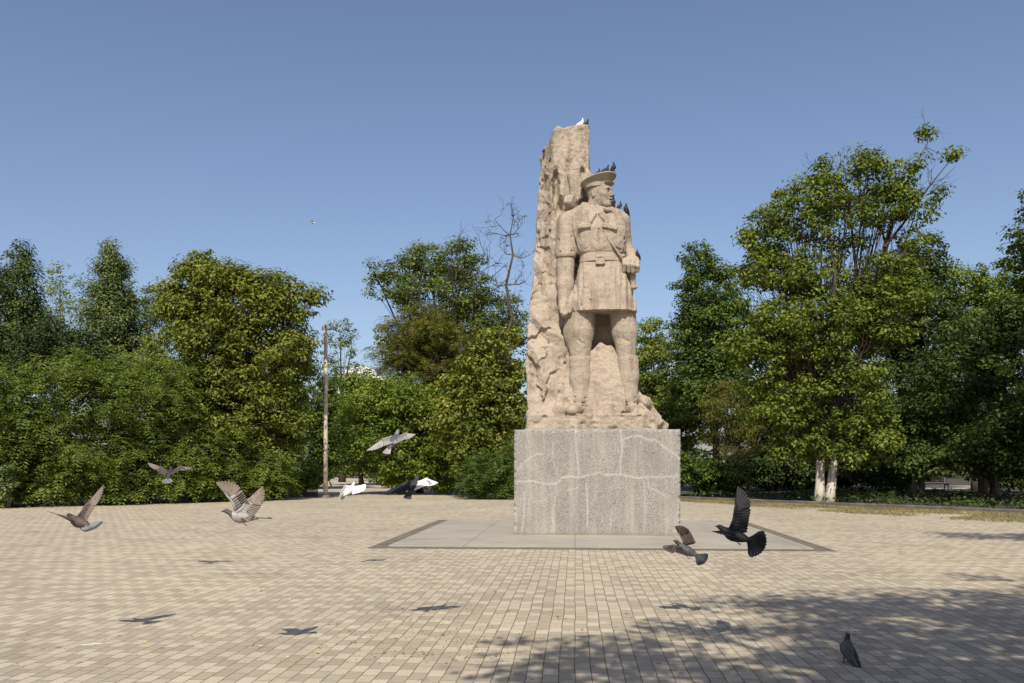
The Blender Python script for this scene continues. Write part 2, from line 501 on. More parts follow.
def build_plinth():
    root = thing('granite_plinth', 'grey speckled granite block with white cracks under the stone soldier', 'plinth',
                 ((PX0 + PX1) / 2, YF + PD / 2, .03))
    hw = (PX1 - PX0) / 2; hd = PD / 2; h = PZ1 - .03
    nx, nz = 300, 190
    xs = np.linspace(-hw, hw, nx); zs = np.linspace(0, h, nz)
    Xg, Zg = np.meshgrid(xs, zs, indexing='ij')
    # veins traced in photo pixels on the face: 514..680 x, 430..536 y
    U = 514 + (Xg + hw) / (2 * hw) * 166.5
    V = 536.5 - Zg / h * 106.5
    P = np.stack([U.ravel(), V.ravel()], 1)
    rng = np.random.default_rng(3)
    jit = rng.normal(0, .18, P.shape)
    def c(pts): return [(510 + x * 180 / 1024, 425 + y * 120 / 683) for x, y in pts]
    veins = [(c([(375,30),(378,120),(385,200),(392,240),(398,300)]), .42, .85),
             (c([(632,30),(640,120),(642,160),(630,205),(632,285)]), .42, .95),
             (c([(40,328),(130,325),(200,340),(262,340),(300,305),(345,296),(400,305),(440,292),(480,285),(508,274),(560,290),(610,285),(680,296),(740,308),(785,300)]), .40, 1.0),
             (c([(785,300),(860,302),(960,292)]), .42, .7),
             (c([(640,88),(690,70),(740,66),(800,92),(830,88),(870,125),(915,152),(965,198)]), .42, .9),
             (c([(915,152),(935,100)]), .3, .5),
             (c([(438,335),(440,400),(445,480),(442,590)]), .42, .95),
             (c([(78,470),(80,520),(68,620)]), .42, .8), (c([(40,260),(95,205),(160,165),(185,172)]), .42, .75),
             (c([(785,300),(792,360),(850,385),(890,415)]), .4, .75), (c([(405,345),(370,370),(330,378)]), .4, .65),
             (c([(248,100),(245,200),(268,270),(285,300)]), .4, .45), (c([(262,340),(268,380),(250,480),(248,620)]), .7, .4),
             (c([(765,320),(770,480),(765,610)]), .8, .42), (c([(30,470),(30,620)]), .5, .5), (c([(670,330),(672,560)]), .8, .25),
             (c([(580,480),(575,600)]), .9, .25), (c([(955,420),(958,610)]), .5, .35), (c([(100,340),(85,400),(80,470)]), .4, .45)]
    vein = np.zeros(len(P))
    wob = np.sin(P[:, 1] * 1.9 + np.sin(P[:, 0] * .8)) * .35
    Pw = P + jit + np.stack([wob, np.sin(P[:, 0] * 1.5) * .25], 1)
    for pts, wd, a in veins:
        d = polydist(Pw, pts)
        vein = np.maximum(vein, a * np.exp(-(d / (wd * .68)) ** 2) + .30 * a * np.exp(-(d / (wd * 3.4)) ** 2))
    idx = np.arange(nx * nz).reshape(nx, nz)
    q = np.stack([idx[:-1, :-1], idx[1:, :-1], idx[1:, 1:], idx[:-1, 1:]], -1).reshape(-1, 4)
    # gentle unevenness of the dressed face
    yf = -hd + .006 * np.sin(Xg * 3.1 + Zg * 2.0) + .004 * np.sin(Zg * 7 - Xg * 5)
    # worn, chipped arrises
    rg = np.random.default_rng(4)
    e = np.minimum(np.minimum(hw - np.abs(Xg), h - Zg), 1.0)
    lump = np.zeros_like(Xg)
    for kq in range(90):
        cx, cz = (rg.choice([-hw, hw]), rg.uniform(0, h)) if kq % 2 else (rg.uniform(-hw, hw), h)
        rad = rg.uniform(.02, .075)
        lump = np.maximum(lump, np.clip(1 - np.hypot(Xg - cx, Zg - cz) / rad, 0, 1) * rad * .7)
    yf = yf + np.clip(.022 - e, 0, 1) * .8 + lump
    V3 = np.stack([Xg, yf, Zg], -1).reshape(-1, 3)
    # other faces: chamfered hull behind
    base = len(V3)
    bev = .02
    ring0 = [(idx[i, 0]) for i in range(nx)]
    hull = []
    vs = list(map(tuple, V3))
    fs = [tuple(r) for r in q]
    def addv(p): vs.append(p); return len(vs) - 1
    # back rectangle
    B = [addv((-hw, hd, 0)), addv((hw, hd, 0)), addv((hw, hd, h)), addv((-hw, hd, h))]
    fs.append((B[1], B[0], B[3], B[2]))
    left = [idx[0, j] for j in range(nz)]; right = [idx[-1, j] for j in range(nz)]
    top = [idx[i, -1] for i in range(nx)]; bot = [idx[i, 0] for i in range(nx)]
    fs.append(tuple(left) + (B[3], B[0]))
    fs.append(tuple(reversed(right)) + (B[1], B[2]))
    fs.append(tuple(top) + (B[2], B[3]))
    fs.append(tuple(reversed(bot)) + (B[0], B[1]))
    me = bpy.data.meshes.new('block')
    me.from_pydata([tuple(map(float, v)) for v in vs], [], [tuple(int(i) for i in f) for f in fs])
    me.materials.append(M_GRAN)
    att = me.attributes.new('vein', 'FLOAT', 'POINT')
    att.data.foreach_set('value', np.concatenate([vein, np.zeros(4)]).astype(np.float32))
    me.update()
    o = bpy.data.objects.new('block', me); link(o); o.parent = root
    return root
build_plinth()

# ------------------------------------------------------------------ sculpting (signed distances -> surface)
def nlattice(ax, freq, lo, seed):
    c = (ax - lo) * freq
    i = np.floor(c).astype(int); f = c - i
    return i, (f * f * (3 - 2 * f)).astype(np.float32)

class Sculpt:
    """carving grid; unit = one photo pixel at the statue (about 2.4 cm); x from the paving axis, y depth, z above eye level"""
    def __init__(self, lo, hi, h=0.7):
        self.lo = np.array(lo, float); self.h = h
        n = np.ceil((np.array(hi) - self.lo) / h).astype(int) + 1
        self.ax = [(self.lo[i] + h * np.arange(n[i])).astype(np.float32) for i in range(3)]
        self.d = np.full(n, 60.0, np.float32)
        self.n = n
    def sl(self, lo, hi):
        s = []
        for i in range(3):
            a = int(np.clip(math.floor((lo[i] - self.lo[i]) / self.h), 0, self.n[i]))
            b = int(np.clip(math.ceil((hi[i] - self.lo[i]) / self.h) + 1, 0, self.n[i]))
            s.append(slice(a, max(a, b)))
        X = self.ax[0][s[0]][:, None, None]; Y = self.ax[1][s[1]][None, :, None]; Z = self.ax[2][s[2]][None, None, :]
        return tuple(s), X, Y, Z
    def op(self, lo, hi, fn, k=0.0, mode='add'):
        m = k + 4
        s, X, Y, Z = self.sl(np.array(lo) - m, np.array(hi) + m)
        d = self.d[s]
        if d.size == 0: return
        e = fn(X, Y, Z).astype(np.float32)
        if mode == 'add':
            if k > 0:
                hh = np.clip(.5 + .5 * (d - e) / k, 0, 1)
                self.d[s] = d * (1 - hh) + e * hh - k * hh * (1 - hh)
            else: self.d[s] = np.minimum(d, e)
        else:
            if k > 0:
                hh = np.clip(.5 - .5 * (d + e) / k, 0, 1)
                self.d[s] = d * (1 - hh) - e * hh + k * hh * (1 - hh)
            else: self.d[s] = np.maximum(d, -e)
    def cone(self, a, b, r1, r2, k=2.0, mode='add'):
        a = np.array(a, float); b = np.array(b, float); ba = b - a; L = ba @ ba + 1e-9
        r = max(r1, r2)
        def fn(X, Y, Z):
            t = np.clip(((X - a[0]) * ba[0] + (Y - a[1]) * ba[1] + (Z - a[2]) * ba[2]) / L, 0, 1)
            return np.sqrt((X - a[0] - t * ba[0])**2 + (Y - a[1] - t * ba[1])**2 + (Z - a[2] - t * ba[2])**2) - (r1 + (r2 - r1) * t)
        self.op(np.minimum(a, b) - r, np.maximum(a, b) + r, fn, k, mode)
    def ell(self, c, rr, k=2.0, mode='add', rot=None):
        c = np.array(c, float); rr = np.array(rr, float)
        Rm = np.eye(3) if rot is None else np.array(rot)
        def fn(X, Y, Z):
            x, y, z = X - c[0], Y - c[1], Z - c[2]
            u = [(Rm[i, 0] * x + Rm[i, 1] * y + Rm[i, 2] * z) for i in range(3)]
            k0 = np.sqrt(sum((u[i] / rr[i])**2 for i in range(3)))
            k1 = np.sqrt(sum((u[i] / rr[i]**2)**2 for i in range(3))) + 1e-6
            return k0 * (k0 - 1) / k1
        m = rr.max()
        self.op(c - m, c + m, fn, k, mode)
    def box(self, c, hs, rnd=.5, k=1.0, mode='add', rot=None):
        c = np.array(c, float); hs = np.array(hs, float) - rnd
        Rm = np.eye(3) if rot is None else np.array(rot)
        def fn(X, Y, Z):
            x, y, z = X - c[0], Y - c[1], Z - c[2]
            q = [np.abs(Rm[i, 0] * x + Rm[i, 1] * y + Rm[i, 2] * z) - hs[i] for i in range(3)]
            out = np.sqrt(sum(np.maximum(v, 0)**2 for v in q))
            ins = np.minimum(np.maximum(np.maximum(q[0], q[1]), q[2]), 0)
            return out + ins - rnd
        m = np.linalg.norm(hs + rnd)
        self.op(c - m, c + m, fn, k, mode)
    def loft(self, rings, n=2.4, k=2.0, mode='add', disp=None):
        """rings: (z, cx, cy, a, b) rising in z"""
        rg = np.array(sorted(rings), float)
        def fn(X, Y, Z):
            z = Z
            cx, cy, a, b = [np.interp(z, rg[:, 0], rg[:, i]).astype(np.float32) for i in (1, 2, 3, 4)]
            q = ((np.abs(X - cx) / a)**n + (np.abs(Y - cy) / b)**n)**(1 / n)
            d = (q - 1) * np.minimum(a, b)
            if disp: d = d + disp(X, Y, Z)
            return np.maximum(d, np.maximum(z - rg[-1, 0], rg[0, 0] - z))
        lo = (np.min(rg[:, 1] - rg[:, 3]), np.min(rg[:, 2] - rg[:, 4]), rg[0, 0])
        hi = (np.max(rg[:, 1] + rg[:, 3]), np.max(rg[:, 2] + rg[:, 4]), rg[-1, 0])
        self.op(lo, hi, fn, k, mode)
    def noise(self, freq, amp, seed, aniso=(1, 1, 1), ridged=False):
        rng = np.random.default_rng(seed)
        idx = []; sz = []
        for i in range(3):
            ii, ff = nlattice(self.ax[i], freq * aniso[i], self.lo[i], seed)
            idx.append((ii, ff)); sz.append(ii.max() + 2)
        L = rng.uniform(-1, 1, sz).astype(np.float32)
        i, f = idx[0]; A = L[i] * (1 - f)[:, None, None] + L[i + 1] * f[:, None, None]
        i, f = idx[1]; A = A[:, i] * (1 - f)[None, :, None] + A[:, i + 1] * f[None, :, None]
        i, f = idx[2]; A = A[:, :, i] * (1 - f) + A[:, :, i + 1] * f
        if ridged: A = 1 - 2 * np.abs(A)
        self.d += amp * A
    def mesh(self, name, mat, parent):
        d = self.d
        # keep the border outside so that the surface closes
        for ax in range(3):
            for e in (0, -1):
                ix = [slice(None)] * 3; ix[ax] = e
                d[tuple(ix)] = np.maximum(d[tuple(ix)], .3)
        ins = d < 0
        nx, ny, nz = d.shape
        cnt = np.zeros((nx-1, ny-1, nz-1), np.float32)
        acc = np.zeros((nx-1, ny-1, nz-1, 3), np.float32)
        corners = [(a, b, c) for a in (0, 1) for b in (0, 1) for c in (0, 1)]
        def sub(A, c): return A[c[0]:nx-1+c[0], c[1]:ny-1+c[1], c[2]:nz-1+c[2]]
        sm = sum(sub(ins, c).astype(np.int8) for c in corners)
        act = (sm > 0) & (sm < 8)
        ai = np.argwhere(act)
        D = {c: d[ai[:, 0]+c[0], ai[:, 1]+c[1], ai[:, 2]+c[2]] for c in corners}
        pos = np.zeros((len(ai), 3)); ct = np.zeros(len(ai))
        for c in corners:
            for ax in range(3):
                if c[ax] == 0:
                    c2 = list(c); c2[ax] = 1; c2 = tuple(c2)
                    a, b = D[c], D[c2]
                    cr = (a < 0) != (b < 0)
                    t = np.where(cr, a / np.where(cr, a - b, 1), 0)
                    p = np.tile(np.array(c, float), (len(ai), 1)); p[:, ax] += t
                    pos += p * cr[:, None]; ct += cr
        pos = pos / ct[:, None] + ai
        vid = np.full(act.shape, -1, np.int64); vid[tuple(ai.T)] = np.arange(len(ai))
        quads = []
        for ax in range(3):
            u, v = [(1, 2), (2, 0), (0, 1)][ax]
            s0 = [slice(None)] * 3; s1 = [slice(None)] * 3
            s0[ax] = slice(0, -1); s1[ax] = slice(1, None)
            cr = ins[tuple(s0)] != ins[tuple(s1)]
            e = np.argwhere(cr)
            ok = (e[:, u] > 0) & (e[:, v] > 0) & (e[:, u] < act.shape[u]) & (e[:, v] < act.shape[v])
            e = e[ok]
            def cell(du, dv):
                c = e.copy(); c[:, u] -= du; c[:, v] -= dv
                return vid[c[:, 0], c[:, 1], c[:, 2]]
            qd = np.stack([cell(1, 1), cell(0, 1), cell(0, 0), cell(1, 0)], 1)
            fl = ins[e[:, 0], e[:, 1], e[:, 2]]
            qd[~fl] = qd[~fl][:, ::-1]
            quads.append(qd)
        quads = np.concatenate(quads)
        quads = quads[(quads >= 0).all(1)]
        P = self.lo + pos * self.h
        P = P * SC
        P[:, 1] += 0.0
        o = mesh_np(name, P, quads, mat, parent, smooth=True)
        return o

YS = YF + 1.25                 # depth of the figure's middle plane
SC = YS / F * 1.002            # metres per unit
def P(px, py, yd=0.0):
    k = 1 + yd / F
    return np.array([(px - VX) * k, yd, (HZ - py) * k])
def ring(py, px, yd, a, b):
    k = 1 + yd / F
    return ((HZ - py) * k, (px - VX) * k, yd, a * k, b)

statue = thing('soldier_monument', 'tan sandstone soldier in cap and belted tunic carved against a tall rough rock slab', 'statue', (0, YS, EYE))

def build_rock():
    S = Sculpt((515 - VX, -36, HZ - 434), (672 - VX, 72, HZ - 121), .9)
    outline = [(526,432),(526,405),(525,385),(525,362),(527,335),(528,310),(531,280),(533,250),(535,222),(536,195),(538,170),(540,155),(546,145),(551,139),(553,133),(558,128.5),(563,130),(572,128),(585,126),(587.5,127),(588,150),(588,172),(592,184),(598,205),(612,235),(628,262),(634,290),(636,320),(638,360),(638,388),(643,395),(650,398),(656,408),(663,415),(666,432)]
    kk = lambda b: float(np.interp(b, [126, 240, 330, 400, 432], [1.020, 1.018, .995, .98, .98]))
    poly = np.array([((a - VX) * kk(b), (HZ - b) * kk(b)) for a, b in outline])
    X2, Z2 = np.meshgrid(S.ax[0], S.ax[2], indexing='ij')
    Q = np.stack([X2.ravel(), Z2.ravel()], 1)
    d = polydist(Q, [tuple(p) for p in poly] + [tuple(poly[0])])
    inside = np.zeros(len(Q), bool)
    j = len(poly) - 1
    for i in range(len(poly)):
        xi, zi = poly[i]; xj, zj = poly[j]
        c = ((zi > Q[:, 1]) != (zj > Q[:, 1])) & (Q[:, 0] < (xj - xi) * (Q[:, 1] - zi) / (zj - zi + 1e-9) + xi)
        inside ^= c; j = i
    d2 = np.where(inside, -d, d).reshape(X2.shape).astype(np.float32)
    px = X2 + VX; py = HZ - Z2
    # front surface of the slab
    rr = np.random.default_rng(8)
    def cells(n, sx, sz, amp, slope, shear=0.0):
        """broken planes: each patch has its own level and tilt, like split stone"""
        cx = rr.uniform(520, 672, n); cz = rr.uniform(120, 436, n)
        lv = rr.normal(0, amp, n); gx = rr.normal(0, slope, n); gz = rr.normal(0, slope, n)
        best = np.full(px.shape, 1e9); out = np.zeros(px.shape)
        wx = 2.2 * np.sin(py * .23 + px * .05) + 1.2 * np.sin(py * .61); wz = 2.2 * np.sin(px * .27 - py * .04) + 1.2 * np.sin(px * .7)
        for q in range(n):
            u = px + wx - cx[q]; v = py + wz - cz[q]
            dd = ((u + shear * v) / sx)**2 + ((v - shear * u) / sz)**2
            m = dd < best
            best = np.where(m, dd, best)
            out = np.where(m, np.clip(lv[q] + gx[q] * u + gz[q] * v, -3 * amp, 3 * amp), out)
        return out
    front = 13.0 + np.clip(553 - px, 0, 99) * .95 * np.clip((300 - py) / 60, 0.15, 1)
    front = front - np.clip((py - 270) / 150, 0, 1)**1.2 * 22 * np.clip((640 - px) / 40, .3, 1)
    low = np.clip((py - 235) / 40, 0, 1)
    left = np.clip((556 - px) / 6, 0, 1)
    front = front + cells(60, 1, 2.6, 1.0, .12) * (1 - low) * (.18 + 1.05 * left) + cells(40, .8, 1.7, 1.1, .10, .6) * low
    front = front + cells(420, 1, 1.3, .38, .13) * (.32 + .7 * left) * (1 - .6 * low)
    w1 = (px - 526) * .60 - (py - 300) * .44 + 3.0 * np.sin(py * .075 + px * .03) + 1.6 * np.sin(px * .21)
    ph = np.mod(w1 / 21.0, 1.0)
    front = front + low * np.clip((404 - py) / 20, 0, 1) * np.clip((572 - px) / 6, 0, 1) * (5.0 * np.where(ph < .72, ph / .72, (1 - ph) / .28) - 2.5)
    # between the legs: deep recess under the skirt, then a slope of rock down to the ledge
    mid = np.clip((px - 583) / 8, 0, 1) * np.clip((632 - px) / 8, 0, 1)
    arch = 345 + .05 * (px - 603)**2 + 1.5 * np.sin(px * .5)
    up_ = np.clip((arch - py) / 5, 0, 1)
    slope_ = -1.0 - np.clip((py - 345) / 70, 0, 1) * 9 + cells(26, 1, 1.6, .8, .12, .3)
    front = front * (1 - mid) + mid * (up_ * 17 + (1 - up_) * slope_)
    front3 = front[:, None, :]
    Y = S.ax[1][None, :, None]
    back = 58.0 - np.clip(200 - (HZ - S.ax[2]), 0, 80)[None, None, :] * .25
    S.d = np.maximum(np.maximum(d2[:, None, :], front3 - Y), Y - back).astype(np.float32)
    # base ledge
    S.box(((590 - VX), 18, HZ - 424.5), (62, 48, 8.5), 1.5, 1.5)
    S.box(P(646.5, 421, -6), (15, 21, 8), 2.5, 3, rot=Euler((0, R(-38), R(8))).to_matrix())
    S.box(P(651, 426, 0), (9, 24, 7), 2.0, 2, rot=Euler((0, R(-25), R(-12))).to_matrix())
    S.ell(P(643, 404, 6), (7, 12, 8), 3)
    S.ell(P(548, 412, -8), (20, 12, 8), 6)
    S.box(P(571, 205, 9), (6.5, 9, 5.5), 2.2, 2, rot=Euler((R(15), R(-25), R(30))).to_matrix())
    S.box(P(577, 188, 13), (7, 7, 15), 2.5, 2, rot=Euler((0, R(8), R(20))).to_matrix())
    S.ell(P(586, 185, 14), (7, 8, 14), 3)
    for q in range(26):
        a = random.uniform(527, 662); S.ell(P(a, random.choice([416.5, 417.5, 424, 429]), -30.5), (random.uniform(1.5, 5), 2.2, random.uniform(1.0, 2.6)), 1.5, 'cut')
    # hollows
    S.ell(P(559, 207, 12), (4.2, 16, 11), 2, 'cut')
    S.ell(P(556, 190, 14), (3, 12, 20), 2, 'cut')
    S.ell(P(582.5, 172, 12), (2.6, 7, 5), 1.5, 'cut')
    S.ell(P(566, 326, -4), (3, 12, 17), 2, 'cut')
    for q in range(42):
        a = random.uniform(527, 556); b = random.uniform(140, 420)
        if b > 250: a = random.uniform(527, 566)
        fy = float(front[int(np.clip((a - VX - S.lo[0]) / S.h, 0, front.shape[0]-1)), int(np.clip((HZ - b - S.lo[2]) / S.h, 0, front.shape[1]-1))])
        r = random.uniform(.8, 2.4)
        S.ell(P(a, b, fy), (r, 2.2, r * random.uniform(.8, 2.5)), 1.2, 'cut')
    S.noise(1/26, 1.4, 1); S.noise(1/12, 1.1, 2, (1, 1, .7)); S.noise(1/5, .45, 3); S.noise(1/2.6, .45, 4); S.noise(1/9, .4, 5, ridged=True)
    return S.mesh('rock_slab', M_STONE, statue)
build_rock()

def build_body():
    S = Sculpt((548 - VX, -36, HZ - 362), (650 - VX, 26, HZ - 174), .52)
    # breeches
    S.cone(P(582, 305), P(579, 333, -1), 15, 14.5, 3)
    S.cone(P(579, 333, -1), P(580, 357, -2), 14.5, 9.6, 3)
    S.ell(P(571, 333), (6.5, 9, 15), 4)
    S.cone(P(621, 305), P(624, 333, -1), 13, 12.5, 2)
    S.cone(P(624, 333, -1), P(626, 357, -2), 12.5, 9.2, 3)
    S.cone(P(596, 300, 2), P(606, 300, 2), 12, 12, 3)
    S.cone(P(571, 336, -15.5), P(584, 345, -13), .45, .45, 2.2, 'cut'); S.cone(P(618, 338, -13.5), P(631, 344, -12), .4, .4, 2.2, 'cut')
    # torso core and neck
    S.loft([ring(300, 601, 0, 20, 12), ring(262, 601, 0, 18, 11), ring(225, 598, 0, 22, 12), ring(214, 596, 0, 14, 9)], 2.3, 3)
    # arms
    S.cone(P(566, 250, 0), P(565, 285, -3), 9.2, 8.6, 2)
    S.cone(P(565, 285, -3), P(565, 302, -5), 8.6, 6.6, 3)
    S.ell(P(564.5, 308, -7), (6.2, 7.0, 8), 2.5)
    for i, (dx, ln) in enumerate(((-3.6, 0), (-1.3, 1.6), (1.2, 1.3), (3.4, -.5))):
        S.cone(P(565 + dx, 307, -12.5), P(565.2 + dx, 313 + ln, -13.5), 1.75, 1.6, .7)
        S.cone(P(565.2 + dx, 313 + ln, -13.5), P(565.6 + dx, 316 + ln, -10.5), 1.6, 1.4, .7)
    S.cone(P(569.5, 304, -9), P(571, 309, -13), 2.1, 1.8, 1.0)
    S.cone(P(571, 309, -13), P(570, 313, -15), 1.8, 1.5, .7)
    # far arm: elbow back, forearm forward to the belt
    S.cone(P(629, 255, 10), P(632, 262, -4), 6, 5.6, 2)
    S.ell(P(631, 265, -9), (8.5, 7, 8), 2.5)
    for i in range(4):
        x = 623.4 + i * 4.3
        yb = -13 - 1.6 * math.sin((i + .5) / 4 * math.pi)
        S.cone(P(x, 260.5 + .9 * i, yb + 1), P(x + .5, 266 + .7 * i, yb - 2.0), 2.2, 2.25, .6)
        S.cone(P(x + .5, 266 + .7 * i, yb - 2.0), P(x + .3, 272.5 + .5 * i - (i == 3) * 1.2, yb + .8), 2.2, 1.9, .6)
    S.cone(P(622, 264, -8), P(619.5, 259, -12), 2.3, 2.0, .8)
    S.cone(P(619.5, 259, -12), P(623, 257.5, -15), 2.0, 1.7, .8)
    # grip in the fist
    S.cone(P(632, 272, -8), P(632.5, 289, -5), 3.2, 2.6, .8)
    S.ell(P(633, 289, -5), (3.6, 3.2, 2.2), .8)
    # head, turned to its left
    a = R(62)
    fwd = np.array([math.sin(a), -math.cos(a), 0]); sd = np.array([math.cos(a), math.sin(a), 0]); up = np.array([0, 0, 1.0])
    O = P(599.5, 196.5, -4)
    def H(f, s_, u): return O + fwd * f + sd * s_ + up * u
    Rm = np.stack([fwd, sd, up])
    S.cone(P(595, 216, 0), H(-3, 0, -5), 9.6, 8.0, 3)
    S.cone(H(-4, -3, -3), H(2, -6, -17), 2.4, 1.6, 3)
    S.ell(H(-1, 0, 4), (12.6, 10.2, 11.5), 2, rot=Rm)
    S.ell(H(4, 0, -2), (8.2, 8.2, 10.5), 3, rot=Rm)
    S.cone(H(1, 4.6, -6), H(8.2, 1.6, -11), 4.2, 3.0, 3); S.cone(H(1, -4.6, -6), H(8.2, -1.6, -11), 4.2, 3.0, 3)
    S.ell(H(9.6, 0, -11.3), (2.7, 3.2, 2.6), 2, rot=Rm)
    S.cone(H(10.6, -4.6, 3.6), H(10.6, 4.6, 3.6), 1.5, 1.5, 2)
    for q in (-1, 1):
        S.ell(H(12.2, q * 4.0, 1.2), (2.7, 2.6, 1.9), .8, 'cut', rot=Rm)
        S.ell(H(10.0, q * 3.9, .9), (1.6, 2.0, 1.3), .4, rot=Rm)
        S.cone(H(8.0, q * 5.6, -2.6), H(5.5, q * 7.0, -1.6), 1.8, 1.6, 2.5)
        S.ell(H(-1.5, q * 9.4, -.5), (2.8, 1.5, 4.2), .7, rot=Rm)
        S.ell(H(-1.1, q * 10.8, -.3), (1.4, .9, 2.4), .5, 'cut', rot=Rm)
    S.cone(H(11.4, 0, 3.2), H(14.6, 0, -2.6), 1.1, 1.7, 1.6)
    S.ell(H(13.0, 0, -3.2), (1.7, 2.5, 1.2), .8, rot=Rm)
    S.cone(H(11.6, -2.4, -6.3), H(12.4, 0, -6.0), .8, 1.15, .8); S.cone(H(11.6, 2.4, -6.3), H(12.4, 0, -6.0), .8, 1.15, .8)
    S.cone(H(11.3, -2.0, -8.1), H(12.0, 0, -8.2), .8, 1.2, .8); S.cone(H(11.3, 2.0, -8.1), H(12.0, 0, -8.2), .8, 1.2, .8)
    S.cone(H(12.0, -2.6, -7.1), H(12.0, 2.6, -7.1), .42, .42, .3, 'cut')
    S.noise(1/7, .28, 21); S.noise(1/2.6, .14, 22)
    body = S.mesh('body', M_STONE2, statue)
    # cap: band, raised wide crown, short peak
    K = Sculpt((572 - VX, -32, HZ - 198), (630 - VX, 22, HZ - 160), .55)
    tl = R(13)
    cf = fwd * math.cos(tl) + up * math.sin(tl); cu = -fwd * math.sin(tl) + up * math.cos(tl)
    Rc = np.stack([cf, sd, cu])
    def Cp(f, s_, u): return O + cf * f + sd * s_ + cu * u
    K.loft([(float(Cp(0, 0, 6.0)[2]), float(Cp(-.8, 0, 6)[0]), float(Cp(-.8, 0, 6)[1]), 12.6, 11.4), (float(Cp(0, 0, 15)[2]), float(Cp(-.2, 0, 15)[0]), float(Cp(-.2, 0, 15)[1]), 13.4, 12.0)], 2.1, .6)
    K.ell(Cp(1.5, 0, 14.2), (18.8, 16.5, 2.2), 1.4, rot=Rc)
    K.ell(Cp(0, 0, 15.4), (14, 12.5, 2.8), 2.0, rot=Rc)
    K.ell(Cp(12, 0, 14.0), (7.0, 8, 4.2), 3.0, rot=Rc)
    K.ell(Cp(12.0, 0, 6.8), (4.4, 8.0, 1.0), .8, rot=Rc)
    K.ell(Cp(14.2, 0, 11.4), (1.5, 2.0, 2.2), .6, rot=Rc)
    K.noise(1/6, .25, 31)
    K.mesh('cap', M_STONE2, statue)
    return Cp
CAP = build_body()

